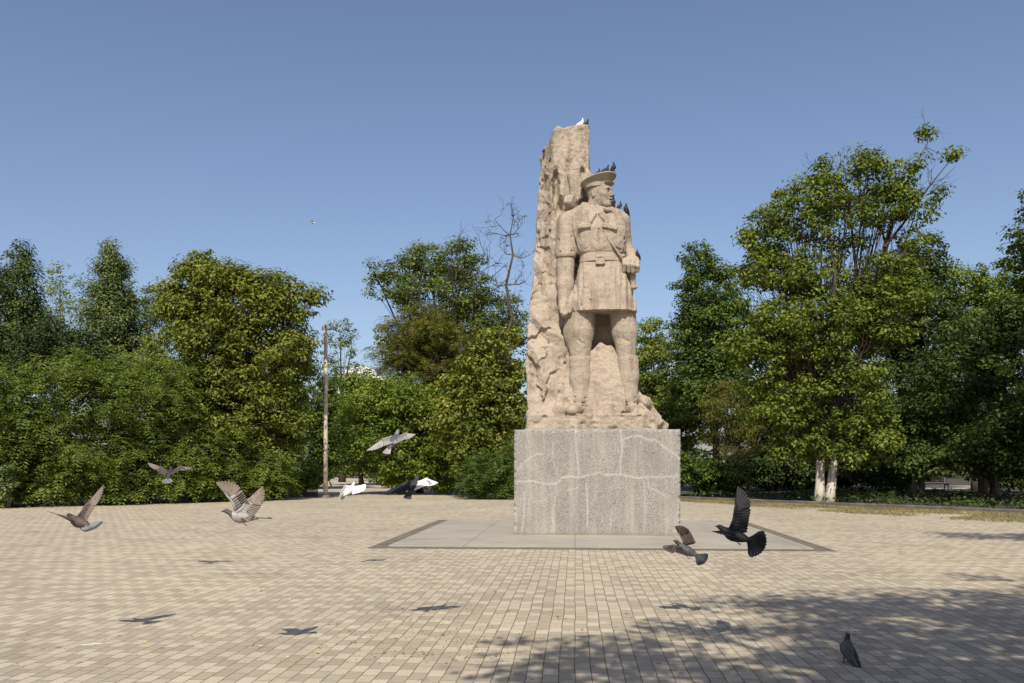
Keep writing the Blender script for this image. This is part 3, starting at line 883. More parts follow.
def build_tunic():
    S = Sculpt((548 - VX, -34, HZ - 318), (650 - VX, 26, HZ - 200), .5)
    def folds(X, Y, Z):
        m = np.clip((HZ - 266 - Z) / 20, 0, 1)
        return m * (.8 * np.abs(np.sin(X * .31 + .5)) + .45 * np.sin(X * 1.13))
    S.cone(P(586, 213, 0), P(567, 224, 1), 8.5, 10.2, 3)
    S.cone(P(567, 224, 1), P(566, 255, -1), 10.2, 10.8, 2)
    S.box(P(565, 266.5, 0), (14, 18, 7.0), .3, .4, 'cut')
    S.cone(P(558, 248, -6), P(572, 252, -9), .7, .5, 1.0, 'cut'); S.cone(P(558, 240, -7), P(570, 246, -9), .6, .5, 1.0, 'cut')
    S.loft([ring(314.5, 603.5, -1, 33, 23), ring(300, 603, -1, 30.6, 21), ring(283, 602, -1, 26.8, 18), ring(268, 601, -1, 22.3, 15.5), ring(262, 601, -1, 20, 14.5)], 2.7, .5, disp=folds)
    S.loft([ring(266, 601, -1, 19.6, 14.2), ring(258.5, 601, -1, 20.0, 14.4), ring(256, 600.5, -1, 23.0, 16.2), ring(252, 600, -1.2, 24.8, 17.2), ring(243, 599.5, -1.5, 26, 17.4), ring(233, 599, -2, 27, 17.2), ring(222, 597.5, -1, 27, 15.2), ring(215, 596.5, 0, 22, 12.5), ring(209.5, 595.5, 0, 13, 10)], 2.9, 1.2)
    S.cone(P(610, 213, 0), P(622, 223, 2), 8, 7.4, 3)
    S.cone(P(622, 223, 2), P(625, 247, 10), 7.2, 6.2, 2)
    S.cone(P(625, 247, 10), P(630, 257, 5), 6.2, 6.0, 2)
    # collar and lapel points
    rl = Euler((0, R(-34), 0)).to_matrix(); rr = Euler((0, R(40), 0)).to_matrix()
    S.cone(P(584, 206, 8), P(583, 209.5, -5), 3.2, 3.0, .6); S.cone(P(605, 206, 8), P(607, 209.5, -6), 3.2, 2.8, .6)
    for (a, b, c_) in (((583, 209.5, -5), (595, 215, -16), (590, 223, -18.5)), ((607, 209.5, -6), (599.5, 215, -16), (606, 224, -18.5))):
        A, B_, C_ = P(*a), P(*b), P(*c_)
        for q in np.linspace(0, 1, 7):
            S.cone(A * (1 - q) + C_ * q, B_ * (1 - .5 * q) + C_ * .5 * q, 1.9, 1.9, .5)
    # placket, seams, creases
    S.cone(P(589.5, 231, -18.8), P(589.5, 256, -16.8), .7, .6, .5, 'cut')
    S.cone(P(598, 222, -18.6), P(598.5, 256, -17), .5, .5, .8, 'cut')
    S.cone(P(592, 268, -17), P(590, 313, -22.5), .75, .75, .6, 'cut')
    for (a, b, c, e) in ((576, 262, 574, 312), (583, 270, 581, 312), (612, 268, 616, 313), (604, 275, 606, 313)):
        S.cone(P(a, b, -13), P(c, e, -18 if a > 577 else -12), .45, .45, .9, 'cut')
    S.cone(P(573, 289, -17.5), P(633, 287, -17.5), .5, .5, .4, 'cut')
    # pocket flaps
    S.box(P(584, 227.5, -18.5), (6.2, 2.2, 2.1), .5, .4, rot=Euler((0, R(4), 0)).to_matrix())
    S.box(P(609.5, 228.5, -18.8), (7.2, 2.2, 2.1), .5, .4, rot=Euler((0, R(-12), 0)).to_matrix())
    S.cone(P(577, 230.6, -19.5), P(591, 230.2, -20.5), .7, .7, .3, 'cut')
    S.cone(P(601, 231.6, -20.8), P(617, 229.2, -19.0), .8, .8, .3, 'cut')
    # armpit shadows and drapery
    S.cone(P(577.5, 232, -10), P(576.5, 262, -8), 1.6, 2.2, 1.2, 'cut')
    S.cone(P(621.5, 228, -11), P(623.5, 256, -8), 1.2, 1.8, 1.2, 'cut')
    S.cone(P(579, 255, -14), P(590, 247, -18), .7, .5, 1.2, 'cut'); S.cone(P(620, 252, -13), P(610, 246, -18), .7, .5, 1.2, 'cut')
    # hip pocket opening
    S.ell(P(572.5, 285, -6), (1.8, 6, 3), .8, 'cut')
    for (a, b, c, e, yy, rr_) in ((557, 232, 573, 238, -8.5, .6), (557, 254, 574, 249, -9.5, .5), (580, 243, 588, 253, -18.5, .7), (593, 240, 604, 250, -18.8, .5), (617, 236, 611, 246, -18.5, .6), (579, 236, 586, 241, -18.5, .5), (576, 296, 575, 312, -15, .8), (629, 280, 632, 312, -15, .8)):
        S.cone(P(a, b, yy), P(c, e, yy), rr_, rr_ * .7, .7, 'cut')
    S.noise(1/8, .35, 41); S.noise(1/3, .28, 42)
    t = S.mesh('tunic', M_STONE2, statue)
    B = Sculpt((574 - VX, -28, HZ - 270), (630 - VX, 22, HZ - 250), .5)
    B.loft([ring(265.5, 601, -1, 21.6, 16.4), ring(257, 601, -1, 21.4, 16.0)], 2.5, 0)
    B.box(P(600, 261.3, -17.8), (4.6, 1.6, 4.9), .5, .4)
    B.box(P(600, 261.3, -19.6), (2.6, 1.0, 2.8), .3, .2, 'cut')
    B.noise(1/6, .2, 51)
    B.mesh('belt', M_STONE2, statue)
    T = Sculpt((594 - VX, -30, HZ - 268), (630 - VX, 0, HZ - 226), .5)
    T.cone(P(606, 238, -19.0), P(614, 249, -18.2), .8, 1.1, .5)
    T.cone(P(614, 249, -18.2), P(621.5, 260, -14.2), 1.1, 1.3, .5)
    T.mesh('strap', M_STONE2, statue)
build_tunic()

def build_boot(pts, name):
    xs = [p[0] for p in pts['all']]
    S = Sculpt((min(xs) - 16 - VX, -34, HZ - 421), (max(xs) + 16 - VX, 20, HZ - 351), .6)
    kx, ax_, tx = pts['knee'], pts['ankle'], pts['toe']
    S.cone(P(*kx), P((kx[0] + ax_[0]) / 2, 378, -.5), 10.7, 10.4, 2)
    S.cone(P((kx[0] + ax_[0]) / 2, 378, -.5), P(*ax_), 10.4, 7.9, 2)
    # squared top of the boot
    S.box(P(kx[0], 346, 0), (16, 16, 11.2), .3, .5, 'cut')
    S.cone(P(*ax_), P(ax_[0], 410, 1), 7.9, 7.2, 3)
    S.cone(P(ax_[0], 409, 0), P(tx[0], tx[1], tx[2]), 6.8, 4.4, 4)
    S.ell(P(tx[0], tx[1] + .8, tx[2] + 4), (6.6, 8, 3.8), 3)
    S.box(P((ax_[0] + tx[0]) / 2, 416.2, (tx[2] + 2) / 2), (8.5, 12, 1.5), .8, 1.2)
    for dz in (397.5, 402.5, 405.5):
        S.cone(P(ax_[0] - 8, dz, -8), P(ax_[0] + 8, dz + 1.2, -8), .8, .8, 1.4, 'cut')
    S.noise(1/7, .3, 61); S.noise(1/3, .15, 62)
    S.mesh('boot', M_STONE2, statue)
build_boot(dict(knee=(580, 361, -1), ankle=(580, 399, -2), toe=(572, 411, -19), all=[(564, 0), (590, 0)]), 'boot')
build_boot(dict(knee=(627, 361, -1), ankle=(628.5, 399, -2), toe=(636.5, 411, -18), all=[(617, 0), (646, 0)]), 'boot')

# ------------------------------------------------------------------ trees
LEAVES_TOTAL = [0]
def leaf_mesh(name, mat, parent, cen, nrm, dirv, L, Wd, fold=.0):
    """one rhombus blade per leaf"""
    n = len(cen)
    LEAVES_TOTAL[0] += n
    dirv = dirv - nrm * np.sum(dirv * nrm, 1, keepdims=True)
    dirv /= np.linalg.norm(dirv, axis=1, keepdims=True) + 1e-9
    sd = np.cross(nrm, dirv)
    L = L[:, None]; Wd = Wd[:, None]
    v = np.empty((n, 4, 3))
    v[:, 0] = cen - dirv * L * .5
    v[:, 1] = cen + sd * Wd * .5 - dirv * L * .06 + nrm * Wd * fold
    v[:, 2] = cen + dirv * L * .5 - nrm * L * .10
    v[:, 3] = cen - sd * Wd * .5 - dirv * L * .06 + nrm * Wd * fold
    return mesh_np(name, v.reshape(-1, 3), np.arange(n * 4).reshape(n, 4), mat, parent)

def unit(v): return v / (np.linalg.norm(v, axis=-1, keepdims=True) + 1e-9)

def clump_leaves(cl, rc, nl, size, rng, flat=.55, up=.9, aspect=.62, droop=.4, wild=.6):
    """cl: (n,3) clump centres"""
    n = len(cl)
    k = rng.poisson(nl * 1.25 * np.clip(rc / np.mean(rc), .3, 2.2)**1.7).clip(3)
    c = np.repeat(cl, k, 0); r = np.repeat(rc, k)
    d = unit(rng.normal(size=(len(c), 3)))
    rad = rng.random(len(c)) ** .45
    p = c + d * (rad * r)[:, None] * np.array([1, 1, flat])
    nr = unit(d * .75 + np.array([0, 0, up]) + rng.normal(size=d.shape) * wild * .6)
    dv = unit(rng.normal(size=d.shape) + d * .6 + np.array([0, 0, -droop]))
    L = size * .92 * rng.uniform(.55, 1.35, len(c))
    return p, nr, dv, L, L * aspect

def frond_leaves(cl, rc, nl, size, rng):
    """pinnate leaves: arching stalks carrying pairs of narrow leaflets"""
    n = len(cl)
    k = rng.poisson(nl * 1.7, n).clip(2)
    c = np.repeat(cl, k, 0); r = np.repeat(rc, k)
    d = unit(rng.normal(size=(len(c), 3)) * np.array([1, 1, .6]) + np.array([0, 0, .25]))
    st = c + d * (rng.random(len(c)) * .7 * r)[:, None]
    ln = size * rng.uniform(.7, 1.25, len(c))
    out = unit(d * np.array([1, 1, .4]) + rng.normal(size=d.shape) * .3)
    PP = []; NN = []; DD = []; LL = []; WW = []
    for i in range(5):
        t = (i + .8) / 5
        base = st + out * (ln * t)[:, None] + np.array([0, 0, 1]) * (ln * (.30 * t - .75 * t * t))[:, None]
        tang = unit(out + np.array([0, 0, 1]) * (.30 - 1.5 * t))
        side = unit(np.cross(tang, np.array([0, 0, 1.0])))
        nrm = unit(np.cross(side, tang))
        for q in (-1, 1):
            ll = ln * .44 * (1 - .45 * t)
            dv = unit(side * q + tang * .55 + np.array([0, 0, -.25]))
            PP.append(base + dv * (ll * .5)[:, None]); NN.append(unit(nrm + rng.normal(size=nrm.shape) * .18)); DD.append(dv); LL.append(ll); WW.append(ll * .27)
    return np.concatenate(PP), np.concatenate(NN), np.concatenate(DD), np.concatenate(LL), np.concatenate(WW)

def bez(a, b, bend, n):
    a = np.array(a); b = np.array(b)
    m = (a + b) / 2 + bend
    t = np.linspace(0, 1, n)[:, None]
    return (1 - t)**2 * a + 2 * t * (1 - t) * m + t * t * b

def tree(name, label, cat, px, D, lobes, mat, bark=None, leaf=.16, clump=.75, dens=1.0, nl=70, seed=1, base_px=None, group=None,
         trunk_r=.2, stems=1, style='clump', fork=.3, up=.9, aspect=.62, droop=.4, twig=True, depth=1.0, py_base=None, lean=0.0, flat=.55, bare=None, shell=.35):
    """lobes: (px, py, rx, ry[, density, depth offset m]) measured on the photo at distance D"""
    rng = np.random.default_rng(seed)
    clump *= .8
    x0, y0 = at(base_px if base_px is not None else px, D)
    root = thing(name, label, cat, (x0, y0, 0), 0, group)
    k = D / F
    cls = []; rcs = []; sp = Soup(); limbs = []
    zs = [zz(l[1], D) for l in lobes]
    top = max(zz(l[1] - l[3] * .3, D) for l in lobes)
    hfork = top * fork
    bk = bark or M_BARK
    starts = []
    for st in range(stems):
        a = rng.uniform(0, 6.28) if stems == 1 else 6.28 * st / stems + .15
        off = np.array([math.cos(a), math.sin(a) * .6, 0]) * trunk_r * (0 if stems == 1 else (1.35 if stems > 2 else 1.02))
        tip = off * (1 if stems == 1 else 1.5) + np.array([lean * hfork + (st > 0) * .0, 0, hfork])
        pts = bez(off, tip, rng.normal(size=3) * .12 * np.array([1, 1, 0]), 7)
        pts[0, 2] -= .15
        rr = np.linspace(1.0, .68, 7) * trunk_r; rr[0] *= 1.35; rr[1] *= 1.05
        sp.tube(pts, rr, 10)
        starts.append((tip, rr[-1]))
    for li, l in enumerate(lobes):
        lx, ly = at(l[0], D + (l[5] if len(l) > 5 else 0))
        cz = zz(l[1], D)
        dn = l[4] if len(l) > 4 else 1.0
        c = np.array([lx - x0, ly - y0, cz])
        rad = np.array([l[2] * k, l[2] * k * depth, l[3] * k])
        rad[1] = max(rad[1], min(rad[0], rad[2]) * .8 * depth)
        pw = 1.6
        area = 4 * math.pi * (((rad[0]*rad[1])**pw + (rad[0]*rad[2])**pw + (rad[1]*rad[2])**pw) / 3)**(1/pw)
        n = max(4, int(area / (clump * clump * math.pi) * 1.9 * dn * dens))
        d = unit(rng.normal(size=(n, 3)))
        rf = shell + (1 - shell) * rng.random(n)**.6
        pos = c + d * rad * rf[:, None] * (1 + .10 * np.sin(d[:, :1] * 5 + li) + .08 * rng.normal(size=(n, 1)))
        pos[:, 2] = np.maximum(pos[:, 2], clump * .45)
        cls.append(pos); rcs.append(clump * np.clip(rng.lognormal(-.12, .42, n), .35, 2.0))
        st = starts[int(rng.integers(len(starts)))]
        if c[2] > 1.2 and l[2] > 9:
            lim = bez(st[0], c, np.array([0, 0, -.12 * np.linalg.norm(c - st[0])]) + rng.normal(size=3) * .25, 6)
            sp.tube(lim, np.linspace(st[1] * .55, max(.025, st[1] * .16), 6), 6)
            if twig:
                for q in range(0, n, 2 if n < 200 else 4):
                    a_ = lim[int(rng.integers(1, 6))]
                    b_ = pos[q]
                    tw = bez(a_, b_, rng.normal(size=3) * .2 * np.linalg.norm(b_ - a_) * .5, 4)
                    sp.tube(tw, np.linspace(max(.016, st[1] * .10), .006, 4), 4, cap=False)
    if bare: bare(sp, x0, y0, D, rng)
    sp.build('trunk', bk, root, smooth=True)
    cl = np.concatenate(cls); rc = np.concatenate(rcs)
    if style == 'clump':
        p, nr, dv, L, W_ = clump_leaves(cl, rc, nl, leaf, rng, flat, up, aspect, droop)
    else:
        p, nr, dv, L, W_ = frond_leaves(cl, rc, nl, leaf, rng)
    ok = p[:, 2] > .05
    leaf_mesh('crown', mat, root, p[ok], nr[ok], dv[ok], L[ok], W_[ok], .08)
    return root

def spray(sp, p, d, ln, r, depth, rng, wig=.35, kids=(2, 3), tips=None):
    """bare twisting branch"""
    p = np.array(p, float); d = unit(np.array(d, float))
    pts = [p]; n = 5
    for i in range(n):
        d = unit(d + rng.normal(size=3) * wig * .45 + np.array([0, 0, .05]))
        pts.append(pts[-1] + d * ln / n)
    sp.tube(pts, np.linspace(r, r * .5, n + 1), 5 if r > .02 else 3, cap=False)
    if depth == 0:
        if tips is not None: tips.append(pts[-1])
        return
    for q in range(int(rng.integers(kids[0], kids[1] + 1))):
        i = int(rng.integers(2, n + 1))
        dd = unit(d + rng.normal(size=3) * .75)
        spray(sp, pts[i], dd, ln * rng.uniform(.5, .75), r * .55, depth - 1, rng, wig, kids, tips)

GT = 'trees around the square'
GB = 'bushes along the left edge of the paving'

# --- left side
tree('conifer_tree', 'dark dense conifer cut by the left edge of the picture, behind the feathery bushes', 'tree', 12, 50,
     [(18, 262, 13, 20), (14, 295, 27, 36), (10, 335, 44, 42), (30, 360, 38, 40)], L_DARK, M_BARKD, .17, .7, 1.15, 75, 101, group=GT, trunk_r=.22, fork=.25, flat=.8)
tree('sparse_tree', 'thin yellowish see-through tree between the two dark conifers at upper left', 'tree', 66, 60,
     [(60, 282, 20, 22, .4), (84, 300, 16, 22, .35), (68, 325, 30, 26, .6)], L_WILLOW, M_BARK, .16, .6, .9, 30, 102, group=GT, trunk_r=.16, fork=.55)
tree('juniper_tree', 'grey green columnar juniper rising behind the bushes left of the yellow green linden', 'tree', 112, 48,
     [(112, 262, 13, 18), (113, 290, 21, 30), (112, 322, 30, 34), (118, 360, 36, 40)], L_JUNI, M_BARKD, .15, .6, 1.25, 85, 103, group=GT, trunk_r=.2, fork=.2, flat=.9)
tree('dark_tree', 'low dark round tree under the left conifers, half hidden by bushes', 'tree', 55, 45,
     [(48, 345, 38, 28), (80, 365, 30, 24)], L_SHADE, M_BARKD, .16, .7, 1.1, 70, 104, group=GT, trunk_r=.15)
tree('grey_green_tree', 'slender grey green tree squeezed between juniper and yellow green linden', 'tree', 150, 55,
     [(148, 300, 12, 22, .7), (155, 335, 18, 30)], L_JUNI, M_BARK, .15, .6, .9, 55, 105, group=GT, trunk_r=.13)
def linden_sprig(sp, x0, y0, D, rng):
    for (a, b) in ((302, 282), (316, 294)):
        p = np.array([*at(a, D), zz(b, D)]) - np.array([x0, y0, 0]); q = np.array([*at(283, D), zz(318, D)]) - np.array([x0, y0, 0])
        sp.tube(bez(q, p, np.array([0, 0, .4]), 5), np.linspace(.05, .012, 5), 5)
tree('linden_tree', 'large yellow green linden with full crown left of the bare pole', 'tree', 232, 41,
     [(207, 276, 28, 24), (182, 303, 28, 34), (233, 300, 46, 36), (268, 296, 26, 26), (291, 325, 28, 38), (205, 350, 52, 48), (262, 360, 52, 46),
      (232, 408, 66, 52), (282, 410, 32, 52), (302, 285, 5, 4, .5), (315, 295, 5, 3, .5), (185, 400, 40, 45)],
     L_LINDEN, M_BARKD, .19, .72, 1.25, 66, 106, group=GT, trunk_r=.26, fork=.22, droop=.9, bare=linden_sprig)
BU = [(-30, 33, [(-22, 430, 50, 74)], 'feathery green bush partly outside the left edge of the picture'),
      (30, 34.2, [(28, 415, 42, 52), (20, 465, 46, 38)], 'leftmost whole feathery green bush, above the pale weed'),
      (92, 35.2, [(92, 395, 46, 42), (90, 455, 50, 46)], 'tall feathery green bush behind the brown winged pigeon at left'),
      (152, 37.2, [(150, 402, 46, 50), (150, 460, 46, 40)], 'tallest feathery green bush below the juniper, behind the small grey pigeon'),
      (204, 38.8, [(203, 448, 40, 40), (205, 475, 40, 24)], 'feathery green bush under the left half of the linden'),
      (258, 40.5, [(257, 458, 37, 32), (258, 480, 35, 18)], 'low feathery green bush under the right half of the linden')]
for i, (px, D, lb, lab) in enumerate(BU):
    lb = lb + [(px - 14, HZ + EYE * F / D - 20, 26, 19), (px + 14, HZ + EYE * F / D - 18, 26, 17)]
    tree('feathery_bush', lab, 'bush', px, D, lb, L_SUMAC, M_BARKD, .60, .80, 1.12, 9, 120 + i, group=GB, trunk_r=.05, stems=4, style='frond', fork=.12, shell=.3)
tree('pale_weed', 'pale grey green weed at the foot of the leftmost bushes', 'plant', 8, 32.4, [(8, 478, 13, 22, .8)], L_JUNI, M_BARK, .12, .3, .8, 28, 130, trunk_r=.02, stems=3)
tree('small_shrub', 'small bright shrub on the soil just left of the pole', 'bush', 305, 47, [(300, 480, 20, 11), (312, 474, 14, 10)], L_BRIGHT, M_BARKD, .16, .5, 1.1, 50, 131, trunk_r=.03, stems=3)
# --- behind the pole
tree('airy_tree', 'airy small far tree with dark trunk right behind the pole top', 'tree', 342, 85,
     [(340, 332, 15, 18, .6), (352, 345, 10, 14, .5), (332, 362, 12, 14, .45), (348, 372, 14, 14, .4)], L_JUNI, M_BARKD, .24, .8, .8, 32, 140, group=GT, trunk_r=.3, fork=.55)
tree('shaded_tree', 'dark green tree between the linden and the pole, low over the path', 'tree', 312, 60,
     [(318, 395, 26, 40), (308, 440, 28, 40), (335, 425, 22, 40), (330, 460, 16, 14), (312, 470, 22, 14)], L_ASH, M_BARKD, .2, .8, 1.0, 60, 141, group=GT, trunk_r=.2)
tree('path_tree', 'mid green tree standing over the end of the path', 'tree', 362, 72,
     [(358, 405, 30, 36), (375, 440, 34, 36), (345, 442, 22, 30), (352, 462, 16, 9), (385, 466, 18, 10)], L_BRIGHT, M_BARKD, .24, .9, 1.0, 60, 142, group=GT, trunk_r=.22)
# --- middle group
def elm_bare(sp, x0, y0, D, rng):
    for (a, b, c, e, n) in ((470, 330, 505, 258, 3), (440, 320, 480, 262, 3), (455, 330, 425, 262, 3), (480, 340, 498, 285, 3), (430, 330, 410, 285, 3)):
        p = np.array([*at(a, D - 2), zz(b, D)]) - np.array([x0, y0, 0]); q = np.array([*at(c, D - 3), zz(e, D)]) - np.array([x0, y0, 0])
        spray(sp, p, q - p, np.linalg.norm(q - p) * .75, .06, 3, rng, .28, (2, 3))
tree('elm_tree', 'tall grey green elm with pale dead twigs in its crown, left of the monument', 'tree', 448, 55,
     [(428, 262, 28, 22, .9), (462, 262, 26, 22, .8), (398, 282, 26, 22, .8), (378, 280, 14, 18, .6), (440, 300, 50, 34, .9), (478, 310, 38, 36, .8), (420, 345, 44, 36), (470, 375, 48, 52), (506, 318, 20, 26, .6), (512, 345, 16, 24, .8)],
     L_ELM, M_BARKD, .19, .8, 1.0, 62, 150, group=GT, trunk_r=.35, fork=.35, bare=elm_bare)
def build_dead():
    D = 53; px = 507
    x0, y0 = at(px, D)
    root = thing('dead_tree', 'bare twisted dead tree sticking up beside the rock slab, hardly a leaf left', 'tree', (x0, y0, 0), 0, GT)
    rng = np.random.default_rng(5); sp = Soup(); tips = []
    path = [(500, 490), (498, 420), (500, 360), (512, 318), (506, 285), (513, 255), (510, 235), (514, 214)]
    pts = [np.array([*at(a, D), zz(b, D)]) - np.array([x0, y0, 0]) for a, b in path]
    pts[0][2] = -.1
    sp.tube(pts, [.2, .17, .13, .10, .08, .06, .04, .02], 8)
    for i, (a, b) in enumerate([(490, 215), (528, 232), (534, 258), (492, 250), (530, 300), (490, 275), (522, 222), (496, 232), (533, 280), (480, 300), (526, 330)]):
        st = pts[[6, 6, 5, 5, 3, 4, 7, 6, 4, 3, 3][i]]
        q = np.array([*at(a, D + rng.uniform(-1.5, 1.5)), zz(b, D)]) - np.array([x0, y0, 0])
        spray(sp, st, q - st, np.linalg.norm(q - st) * .8, .036, 3, rng, .6, (3, 4), tips)
    sp.build('trunk', M_DEAD, root, smooth=True)
    tp = np.array(tips)
    sel = tp[rng.random(len(tp)) < .05]
    p, nr, dv, L, W_ = clump_leaves(sel, np.full(len(sel), .3), 9, .15, rng)
    leaf_mesh('crown', L_ELM, root, p, nr, dv, L, W_)
build_dead()
tree('acacia_tree', 'brownish green acacia full of seed pods in front of the elm', 'tree', 420, 51,
     [(425, 330, 40, 28), (402, 355, 30, 28), (450, 350, 36, 36), (420, 385, 46, 36)], L_BROWN, M_BARKD, .5, .75, .9, 8, 151, group=GT, trunk_r=.2, style='frond')
tree('bright_tree', 'bright green low branching tree at the right side of the path mouth', 'tree', 402, 48,
     [(392, 405, 40, 34), (365, 430, 30, 32), (425, 425, 42, 42), (395, 455, 46, 28), (440, 460, 32, 30)], L_BRIGHT, M_BARKD, .2, .75, 1.1, 62, 152, group=GT, trunk_r=.2, fork=.3)
tree('lilac_tree', 'broad leaved yellow green tree touching the left side of the plinth', 'tree', 482, 44,
     [(500, 350, 24, 26), (488, 385, 36, 36), (505, 420, 30, 40), (470, 425, 34, 42), (490, 462, 38, 30), (455, 400, 18, 28)], L_LILAC, M_BARKD, .22, .7, 1.15, 56, 153, group=GT, trunk_r=.18, fork=.3, droop=.9)
tree('drooping_bush', 'low drooping narrow leaved bush at the left foot of the plinth', 'bush', 500, 41.5, [(498, 470, 34, 25), (515, 482, 24, 14), (475, 485, 16, 10)], L_ASH, M_BARKD, .5, .55, 1.1, 8, 154, trunk_r=.04, stems=4, style='frond')
tree('round_bush', 'round bright bush beside the end of the path', 'bush', 395, 62, [(392, 472, 18, 12), (410, 476, 14, 9)], L_BRIGHT, M_BARKD, .2, .6, 1.0, 50, 155, trunk_r=.04, stems=3)
# --- right of the monument
tree('willow_tree', 'light yellow green tree just right of the stone boots', 'tree', 655, 60,
     [(650, 338, 14, 22, .7), (672, 348, 12, 20, .6), (655, 370, 32, 30), (668, 410, 38, 36), (650, 440, 40, 34), (690, 400, 22, 40), (620, 400, 40, 60)], L_WILLOW, M_BARKD, .21, .75, 1.05, 58, 160, group=GT, trunk_r=.22, fork=.3)
tree('ash_tree', 'round dark green tree between the light tree and the big maple', 'tree', 715, 52,
     [(700, 262, 18, 20), (705, 295, 32, 34), (725, 330, 36, 40), (695, 340, 26, 34), (715, 380, 44, 42)], L_ASH, M_BARKD, .2, .75, 1.2, 66, 161, group=GT, trunk_r=.25)
tree('pine_tree', 'brownish pine with drooping needles in the gap left of the whitewashed maple', 'tree', 728, 49,
     [(728, 405, 26, 26, .8), (722, 432, 22, 20, .7), (740, 440, 20, 30, .8)], L_BROWN, M_BARKD, .24, .6, 1.0, 60, 162, group=GT, trunk_r=.14, aspect=.18, droop=1.2)
tree('low_bush', 'dark low bushes behind the kerb right of the plinth', 'bush', 705, 46, [(700, 472, 30, 20), (670, 470, 24, 22), (730, 478, 26, 14)], L_ASH, M_BARKD, .19, .55, 1.1, 55, 163, trunk_r=.04, stems=4)
def maple_bare(sp, x0, y0, D, rng):
    def W_(a, b, dd=0): return np.array([*at(a, D + dd), zz(b, D)]) - np.array([x0, y0, 0])
    lims = [([(850, 400), (866, 330), (880, 270), (890, 225), (905, 180), (925, 140)], .16), ([(885, 250), (905, 215), (930, 190), (952, 158)], .07),
            ([(866, 330), (855, 260), (850, 215), (846, 180)], .09), ([(840, 400), (820, 330), (800, 280), (780, 240)], .12), ([(885, 240), (875, 200), (872, 165)], .05),
            ([(830, 350), (835, 280), (828, 220), (822, 175)], .10)]
    for pth, r in lims:
        pts = [W_(a, b, rng.uniform(-1, 1)) for a, b in pth]
        sp.tube(pts, np.linspace(r, .015, len(pts)), 6)
        for q in range(5):
            i = int(rng.integers(max(1, len(pts) // 2), len(pts)))
            d = unit(rng.normal(size=3) + np.array([.2, 0, .5]))
            spray(sp, pts[i], d, rng.uniform(.45, 1.2), .018, 2, rng, .4, (2, 3))
tree('maple_tree', 'biggest tree, a maple with thin bare twigs at its top and a whitewashed double trunk', 'tree', 822, 37.2,
     [(823, 185, 22, 20, .45), (800, 215, 34, 26, .6), (765, 235, 24, 28, .7), (840, 225, 40, 34, .45), (885, 205, 22, 34, .22), (905, 250, 26, 30, .3), (780, 270, 44, 28, .75),
      (800, 330, 70, 34, .6), (765, 350, 44, 34, .85), (840, 300, 50, 44, .5), (890, 300, 44, 50, .75), (780, 400, 40, 30, .6), (845, 390, 50, 50, .6), (830, 440, 44, 26, .75), (870, 430, 34, 36, .6),
      (925, 133, 5, 5, .8), (954, 155, 5, 5, .9), (938, 195, 6, 8, .4), (868, 175, 22, 16, .35), (890, 185, 20, 20, .35), (905, 165, 12, 12, .3), (848, 190, 22, 20, .4), (915, 215, 20, 22, .3), (820, 165, 8, 8, .5), (878, 205, 26, 22, .4), (900, 195, 18, 22, .4), (868, 158, 14, 10, .35), (790, 195, 16, 14, .6), (795, 440, 26, 26, .6)],
     L_MAPLE, M_BARKW, .175, .56, 1.25, 46, 164, base_px=824, group=GT, trunk_r=.21, stems=2, fork=.22, bare=maple_bare, lean=.04, droop=.8)
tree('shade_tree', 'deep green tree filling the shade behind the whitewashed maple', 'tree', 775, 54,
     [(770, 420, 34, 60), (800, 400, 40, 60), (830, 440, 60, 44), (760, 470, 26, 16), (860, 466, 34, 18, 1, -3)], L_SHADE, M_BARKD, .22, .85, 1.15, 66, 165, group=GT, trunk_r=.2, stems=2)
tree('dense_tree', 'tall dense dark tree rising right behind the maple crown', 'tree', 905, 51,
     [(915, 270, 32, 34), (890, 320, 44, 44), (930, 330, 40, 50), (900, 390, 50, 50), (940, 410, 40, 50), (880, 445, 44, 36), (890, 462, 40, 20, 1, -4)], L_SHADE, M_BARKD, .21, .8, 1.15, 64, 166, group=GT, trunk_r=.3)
tree('light_crown_tree', 'tree whose light yellow green top shows above the dark ones near the right edge', 'tree', 975, 56,
     [(965, 285, 26, 20), (990, 292, 24, 22), (975, 330, 36, 34), (1010, 310, 24, 40)], L_BRIGHT, M_BARKD, .21, .8, 1.1, 58, 167, group=GT, trunk_r=.22)
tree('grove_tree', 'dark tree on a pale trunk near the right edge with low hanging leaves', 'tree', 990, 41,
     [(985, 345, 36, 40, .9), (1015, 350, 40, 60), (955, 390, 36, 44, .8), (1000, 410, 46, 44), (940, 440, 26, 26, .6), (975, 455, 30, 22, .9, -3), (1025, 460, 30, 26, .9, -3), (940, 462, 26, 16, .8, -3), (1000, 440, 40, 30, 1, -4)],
     L_ASH_SHADED, M_BARK, .2, .72, 1.0, 54, 168, base_px=990, group=GT, trunk_r=.24, stems=2, fork=.25)
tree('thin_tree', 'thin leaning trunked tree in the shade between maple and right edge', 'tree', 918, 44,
     [(925, 430, 30, 24, .7), (905, 420, 26, 30, .7), (935, 465, 16, 12, .5)], L_ASH_SHADED, M_BARK, .19, .6, 1.0, 48, 169, base_px=917, group=GT, trunk_r=.15, stems=2, fork=.35)
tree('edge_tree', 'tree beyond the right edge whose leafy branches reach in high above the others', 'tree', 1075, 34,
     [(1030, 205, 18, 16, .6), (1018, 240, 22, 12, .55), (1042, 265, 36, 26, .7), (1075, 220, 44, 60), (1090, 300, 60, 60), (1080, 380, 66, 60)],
     L_ASH, M_BARKD, .19, .62, 1.0, 50, 170, group=GT, trunk_r=.3)
